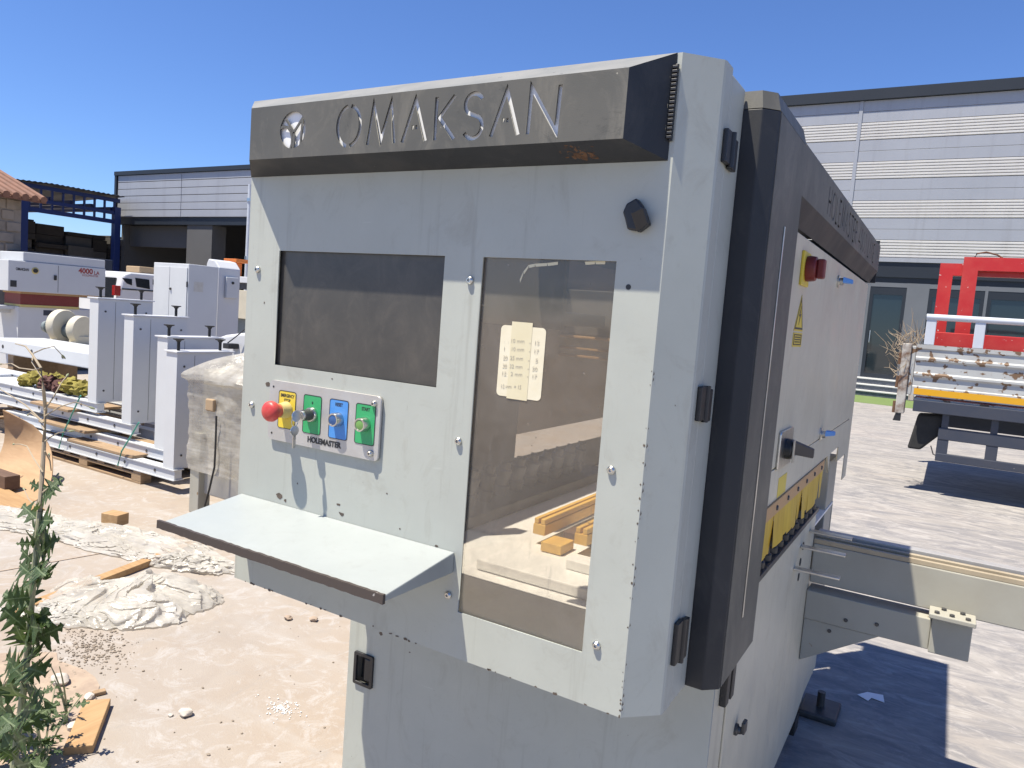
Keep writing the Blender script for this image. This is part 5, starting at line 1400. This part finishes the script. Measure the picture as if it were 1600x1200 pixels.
# ---- blue steel canopy (its open long side faces +x and runs back to the workshop)
XE = -26.3
ya_, yz_ = at(75, 286, 0, XE).y, YL-.25
y1st = at(36, 330, 0, XE).y
cn = thing('steel_canopy', 'dark corrugated canopy on blue steel posts beside the stone house', 'canopy', (XE-4, 14.2, 0))
ze, zr_ = 4.62, 4.30
b = B(); k = 44; prof = []
for i in range(k+1):
    prof.append((y1st-.6+(yz_-y1st+.6)*i/k, .03 if i % 2 else 0))
v0 = [b.v((XE+.35, y, ze+dz+(.06*(y-13.6) if y < 13.6 else 0))) for y, dz in prof]; v1 = [b.v((XE-9, y, zr_+dz)) for y, dz in prof]
for i in range(k): b.face([v0[i], v0[i+1], v1[i+1], v1[i]])
b.build('roof_sheet', 'navywall', cn)
for yy in (y1st, yz_-.1):
    for xx in (XE, XE-8):
        B().box((xx-.11, yy-.11, 0), (xx+.11, yy+.11, zr_-.05)).build('post', 'blue_paint', cn, bevel=.01)
for (z0, z1, nm) in ((3.66, 3.80, 'lower_chord'), (3.98, 4.10, 'upper_chord'), (4.42, 4.55, 'eave_beam')):
    B().box((XE-.06, y1st-.5, z0), (XE+.06, yz_, z1)).build(nm, 'blue_paint', cn, bevel=.006)
for i in range(9):
    y = y1st+(yz_-y1st)*(i+.5)/9
    B().box((XE-.03, y-.03, 3.8005), (XE+.03, y+.03, 3.9795)).build('truss_web', 'blue_paint', cn)
    B().box((XE-.03, y-.03, 4.1005), (XE+.03, y+.03, 4.4195)).build('truss_web', 'blue_paint', cn)
for i in range(5):
    y = y1st+.2+(yz_-y1st-.4)*i/4
    B().box((XE-8.9, y-.05, zr_-.22), (XE-.12, y+.05, zr_-.06)).build('rafter', 'blue_paint', cn)
# dark stores under the canopy
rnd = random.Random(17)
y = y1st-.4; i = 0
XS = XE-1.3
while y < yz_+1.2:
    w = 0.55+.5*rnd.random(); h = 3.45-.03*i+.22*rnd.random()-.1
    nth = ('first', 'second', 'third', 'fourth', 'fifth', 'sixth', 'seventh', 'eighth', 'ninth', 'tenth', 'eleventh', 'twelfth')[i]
    t = thing('board_stack', nth+' dark board stack under the canopy, counted from the stone house', 'stack', (XS, y, 0), 'board stacks in the shade of the canopy')
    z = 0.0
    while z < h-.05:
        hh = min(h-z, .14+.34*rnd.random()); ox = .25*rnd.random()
        B().box((XS-1.2, y+.05*rnd.random(), z), (XS-ox, y+w-.02-.06*rnd.random(), z+hh-.012)).build('board_layer', rnd.choice(['crate_dark', 'crate_dark', 'dark_warm_grey']), t, bevel=.008)
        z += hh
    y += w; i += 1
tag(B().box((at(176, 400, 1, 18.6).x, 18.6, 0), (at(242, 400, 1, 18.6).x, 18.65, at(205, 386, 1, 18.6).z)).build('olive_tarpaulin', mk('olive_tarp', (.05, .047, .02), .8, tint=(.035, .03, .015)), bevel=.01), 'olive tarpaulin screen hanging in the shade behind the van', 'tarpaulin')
# ---- stone house with tiled roof (its long wall faces +x and runs out of the picture)
XH = -20.0
yb_ = at(33, 340, 0, XH).y
zw = at(33, 309, 0, XH).z
ho = thing('stone_house', 'small rubble stone house with terracotta tiled roof beside the canopy', 'house', (XH-2.5, yb_-3, 0))
B().box((XH-5, yb_-7, 0), (XH, yb_, zw)).build('wall', 'stonewall', ho)
rnd = random.Random(3)
for r_ in range(7):
    y = yb_-.02-(r_ % 2)*.15
    while y > yb_-2.6:
        w = .28+.3*rnd.random(); z = zw-.30-r_*.27
        B().box((XH-.001, y-w+.03, z), (XH+.02+.03*rnd.random(), y, z+.21+.03*rnd.random())).build('stone_block', 'stonewall', ho, bevel=.02)
        y -= w
ev = Vector((XH+.45, 0, zw-.03)); sl = .34
y0_, y1_ = yb_-7.3, yb_+.35
rl = B().hexa([(ev.x-3, y0_, ev.z+sl*3-.07), (ev.x, y0_, ev.z-.07), (ev.x, y1_, ev.z-.07), (ev.x-3, y1_, ev.z+sl*3-.07), (ev.x-3, y0_, ev.z+sl*3), (ev.x, y0_, ev.z), (ev.x, y1_, ev.z), (ev.x-3, y1_, ev.z+sl*3)]).build('roof', 'tile', ho)
for k in range(36):
    y = y1_-.08-.21*k
    B().cyl((ev.x-3, y, ev.z+sl*3+.02), (ev.x+.05, y, ev.z+.015), .085, n=8).build('tile_row', 'tile', ho, parent=rl, smooth=True)
# ================================================================ right background
# ---- showroom building
YB = 24.0
zb_, zt_ = 3.95, 8.45
sb = thing('showroom_building', 'tall showroom with banded silver cladding, dark roof edge and glass doors', 'building', (2, YB, 0))
XA, XB = -9.0, 16.0
xj = at(1343, 200, 1, YB).x
xsplit = [XA, xj, xj+7.2, xj+14.4, XB]
per = (zt_-.06-zb_)/4
def ribbed(xa, xb, z0, z1):
    b = B(); n = 6; prof = []
    for i in range(n):
        z = z0+(z1-z0)*i/n; h = (z1-z0)/n
        prof += [(YB-.02, z), (YB-.055, z+h*.22), (YB-.055, z+h*.78), (YB-.02, z+h)]
    for i in range(len(prof)-1):
        if prof[i] == prof[i+1]: continue
        b.poly([(xa, prof[i][0], prof[i][1]), (xb, prof[i][0], prof[i][1]), (xb, prof[i+1][0], prof[i+1][1]), (xa, prof[i+1][0], prof[i+1][1])])
    return b.build('ribbed_panel', 'clad_rib', sb)
for k in range(4):
    z = zb_+per*k
    for j in range(4):
        xa, xb = xsplit[j]+.05, xsplit[j+1]-.05
        ribbed(xa, xb, z+.01, z+per*.45)
        B().box((xa, YB-.045, z+per*.455), (xb, YB-.001, z+per*.72)).build('flat_panel', 'clad', sb, bevel=.004)
        B().box((xa, YB-.045, z+per*.728), (xb, YB-.001, z+per*1.0)).build('flat_panel', 'clad', sb, bevel=.004)
for x in xsplit[1:4]:
    B().box((x-.05, YB-.07, zb_), (x+.05, YB-.0005, zt_-.06)).build('joint_trim', 'clad', sb, bevel=.006)
B().box((XA, YB, zb_-.7), (XB, YB+.3, zt_-.01)).build('upper_wall', 'trim', sb)
B().box((XA-.1, YB-.16, zt_-.055), (XB, YB+14, zt_+.24)).build('roof_edge', 'trim', sb)
B().box((XA, YB-.09, zb_-.12), (XB, YB-.001, zb_-.002)).build('drip_trim', 'clad', sb)
B().box((XA, YB-.05, zb_-.55), (XB, YB-.0005, zb_-.122)).build('fascia', 'trim', sb)
# ground floor: wall pieces between glass doors
zf = .50
zd = 3.12
doors = [(-3.6, -2.55), (-2.28, -1.34), (-.78, .55), (.62, 1.95), (2.6, 3.8), (4.4, 5.6), (6.5, 8.5)]
x = XA
for (xa, xb) in doors:
    B().box((x, YB, 0), (xa, YB+.3, zb_-.701)).build('wall_piece', 'render_wall', sb)
    dr = mesh_part('glass_door', flat_mesh([[(xa+.001, zf), (xb-.001, zf), (xb-.001, zd), (xa+.001, zd)], [(xa+.09, zf+.11), (xb-.09, zf+.11), (xb-.09, zd-.22), (xa+.09, zd-.22)]], .10, lambda u, v, w: Vector((u, YB+.06+w, v))), 'trim', sb)
    B().box((xa+.08, YB+.055, zf+.10), (xb-.08, YB+.065, zd-.21)).build('pane', 'doorglass', sb, parent=dr)
    B().box((xa+.11, YB-.03, zf+1.0), (xa+.14, YB+.0095, zf+1.35)).build('door_handle', 'steel', sb, parent=dr, bevel=.008)
    B().box((xa+.0005, YB+.002, zd+.001), (xb-.0005, YB+.29, zb_-.701)).build('door_lintel', 'render_wall', sb)
    B().box((xa+.0005, YB+.002, 0), (xb-.0005, YB+.29, zf-.001)).build('door_threshold', 'granite', sb)
    x = xb
B().box((x, YB, 0), (XB, YB+.3, zb_-.701)).build('wall_piece', 'render_wall', sb)
B().box((XA, YB+8, 0), (XB, YB+8.2, zt_-.06)).build('back_wall', 'trim', sb)
for x in (XA, XB-.2):
    B().box((x, YB+.301, 0), (x+.2, YB+7.99, zt_-.06)).build('side_wall', 'clad', sb)
for i in range(3):
    z1 = .48-.16*i; y0 = YB-.4-.33*(i+1)+.33
    st = B().box((-9, y0-.0, 0), (10, YB-.001 if i == 0 else YB-.4-.33*i+.3295, z1-.03)).build('step', 'granite', sb)
    B().box((-9, y0-.03, z1-.0295), (10, YB-.001 if i == 0 else YB-.4-.33*i+.2995, z1)).build('step_edge', 'step_edge', sb, parent=st)

# ---- flatbed truck
TY0, TY1, TX0, TX1 = 8.6, 10.85, -.325, 5.4
tr = thing('flatbed_truck', 'old flatbed truck with chipped grey drop sides and red rack', 'truck', (2.5, 9.7, 0))
zf0 = .98
fl = B().box((TX0+.03, TY0+.03, zf0-.10), (TX1, TY1-.03, zf0)).build('bed_floor', 'truck_grey', tr, bevel=.008)
B().box((TX0+.03, TY0-.012, zf0-.14), (TX1, TY0+.028, zf0-.02)).build('bed_frame_rail', 'chassis', tr, bevel=.006)
# drop side: rolled ribs
for (y, nm) in ((TY0, 'drop_side'), (TY1-.05, 'drop_side')):
    b = B()
    prof = [(0, 1.0), (0, 1.09), (.010, 1.10), (.012, 1.185), (-.008, 1.205), (-.008, 1.225), (.010, 1.24), (.012, 1.345), (-.008, 1.365), (-.008, 1.385), (.010, 1.40), (.012, 1.47), (0, 1.48), (0, 1.52)]
    f_ = [(y+o, z) for o, z in prof]; k_ = [(y+o+.04, z) for o, z in prof]
    ring_ = f_+k_[::-1]
    b.prism([(TX0, yy, z) for yy, z in ring_], (TX1-TX0, 0, 0))
    ds = b.build(nm, 'truck_grey', tr)
    if y == TY0:
        B().box((TX0+.02, y-.004, 1.012), (TX1, y-.0005, 1.075)).build('reflective_tape', 'amber', tr, parent=ds)
tg = B().box((TX0-.045, TY0+.02, 1.0), (TX0-.003, TY1-.02, 1.50)).build('tailgate', 'truck_grey', tr, bevel=.008)
for i, yy in enumerate((TY0+.0, TY0+.09, TY1-.10)):
    pst = B().box((TX0-.13+.01*i, yy, .80), (TX0-.046, yy+.07, 1.52)).build('corner_post', 'rusty_post', tr, bevel=.008)
for z in (.86, 1.12, 1.36):
    B().cyl((TX0-.14, TY0+.04, z-.06), (TX0-.14, TY0+.04, z+.06), .018, n=8).build('hinge_pin', 'rust', tr, smooth=True)
B().hexa([(TX0-.14, TY0+.01, .72), (TX0-.07, TY0+.01, .72), (TX0-.07, TY0+.07, .72), (TX0-.14, TY0+.07, .72), (TX0-.12, TY0+.01, .80), (TX0-.07, TY0+.01, .80), (TX0-.07, TY0+.07, .80), (TX0-.12, TY0+.07, .80)]).build('latch_hook', 'black', tr)
# grey tube rail above the side
q = at(1452, 490, 1, TY0)
tb = B().cyl((TX0+.05, TY0+.03, 1.80), (TX1, TY0+.03, 1.80), .032, n=14).build('rail_tube', 'truck_tube', tr, smooth=True)
for x in (TX0+.10, TX0+.52, 1.7, 3.0, 4.4):
    B().box((x-.045, TY0+.012, 1.5205), (x+.045, TY0+.052, 1.775)).build('rail_post', 'truck_tube', tr, bevel=.006)
# red rack and red inner panels
RY = TY0+.55
def rframe(xa, xb, za, zb2, y, th, nm):
    return mesh_part(nm, flat_mesh([rect(xa, za, xb, zb2), rect(xa+th, za+.001+.12, xb-th, zb2-th)], .10, lambda u, v, w: Vector((u, y+w, v))), 'red_truck', tr)
xa = at(1465, 450, 1, RY).x; xb = at(1518, 450, 1, RY).x
rframe(xa, xb+.7, .99, at(1480, 412, 1, RY).z, RY, .125, 'rack_frame')
rframe(xb-.10, 3.9, .99, at(1540, 403, 1, RY-.12).z, RY-.13, .135, 'rack_frame')
B().box((TX0+.12, TY0+.20, .985), (3.9, TY0+.26, 1.66)).build('load_panel', 'red_truck', tr, bevel=.006)
b = B(); t0 = at(1522, 404, 1, RY-.13); b.tube([t0, t0+Vector((.02, 0, .05)), t0+Vector((.10, .02, .07)), t0+Vector((.2, 0, .04)), t0+Vector((.26, 0, 0))], .009, 6); b.build('lifting_loop', 'rust', tr, smooth=True)
# chassis, guard, wheels
for y in (TY0+.65, TY1-.75):
    B().box((TX0+.25, y, .66), (TX1+1.2, y+.09, zf0-.141 if False else .83)).build('chassis_rail', 'chassis', tr, bevel=.006)
for x in (TX0+.5, 1.4, 2.6, 3.8, 5.0):
    B().box((x, TY0+.10, .8305), (x+.08, TY1-.10, zf0-.1005)).build('cross_member', 'chassis', tr)
gd = [at(1466, 655, 1, TY0+.05), at(1600, 690, 1, TY0+.05)]
x0g = at(1464, 690, 1, TY0+.05).x
zA, zB2 = .66, .40
B().box((x0g, TY0+.04, .58), (4.6, TY0+.09, .70)).build('side_guard', 'chassis', tr, bevel=.006)
B().box((x0g, TY0+.04, .36), (4.6, TY0+.09, .44)).build('side_guard', 'chassis', tr, bevel=.006)
for x in (x0g, x0g+.42, 1.6, 2.6, 3.6):
    B().box((x, TY0+.045, .4405), (x+.10, TY0+.085, .5795)).build('guard_post', 'chassis', tr)
    B().box((x+.02, TY0+.05, .7005), (x+.08, TY0+.08, zf0-.101)).build('guard_hanger', 'chassis', tr)
B().prism([(x0g-.20, TY0+.10, .80), (x0g+.05, TY0+.10, .82), (x0g+.02, TY0+.10, .62), (x0g-.14, TY0+.10, .44), (x0g-.26, TY0+.10, .44)], (0, .3, 0)).build('mud_flap', 'rubber', tr, bevel=.02)
b = B(); b.tube([(x0g-.05, TY0+.09, .50), (x0g-.02, TY0+.07, .42), (x0g+.03, TY0+.06, .40)], .006, 6); b.build('hanging_wire', 'black', tr, smooth=True)
for x in (1.75, 5.9):
    for y in (TY0+.12, TY1-.40):
        w = B().lathe((x, y, .42), (0, 1, 0), [(0, .36), (.03, .415), (.25, .415), (.28, .36)], 28).build('wheel', 'rubber', tr, smooth=True)
        B().lathe((x, y-.004, .42), (0, 1, 0), [(0, .10), (.002, .22), (.003, .23)], 20).build('rim', 'steel', tr, parent=w, smooth=True)
B().prism([(5.45, TY0+.1, .55), (7.1, TY0+.1, .55), (7.15, TY0+.1, 1.35), (6.8, TY0+.1, 2.25), (5.45, TY0+.1, 2.25)], (0, 2.0, 0)).build('cab', 'red_truck', tr, bevel=.06)
# ---- dry brush piled at the corner of the truck
db = thing('dry_brushwood', 'bundle of dry twigs sticking up behind the truck tailgate', 'brushwood', (TX0-.15, TY0+.35, 1.0))
b = B(); rnd = random.Random(8)
base_ = Vector((TX0-.06, TY0+.20, 1.5))
for i in range(150):
    a = rnd.random()*6.283
    p = base_+Vector((rnd.gauss(-.03, .07), rnd.gauss(0, .08), rnd.uniform(-.35, .12)))
    d_ = Vector((rnd.gauss(0, .5), rnd.gauss(0, .4), rnd.uniform(.2, 1.1))).normalized()
    ln = .10+.16*rnd.random()
    q = p+d_*ln*.5+Vector((rnd.gauss(0, .02), 0, rnd.gauss(0, .02)))
    b.tube([p, q, p+d_*ln+Vector((0, 0, rnd.gauss(0, .03)))], [.004, .003, .0015], 4)
stuff(b.build('twigs', 'dry', db))
# torn scrap on the shaded paving
p = G(1358, 1088, .006)
sc_ = B().prism([(p.x-.045, p.y-.02, .0065), (p.x+.0, p.y-.05, .0065), (p.x+.01, p.y-.01, .0065), (p.x+.06, p.y-.02, .0065), (p.x+.05, p.y+.05, .0065), (p.x-.01, p.y+.035, .0065)], (0, 0, .0015)).build('paper_scrap', 'acryl')
tag(sc_, 'small torn white scrap on the paving beside the machine foot', 'scrap')
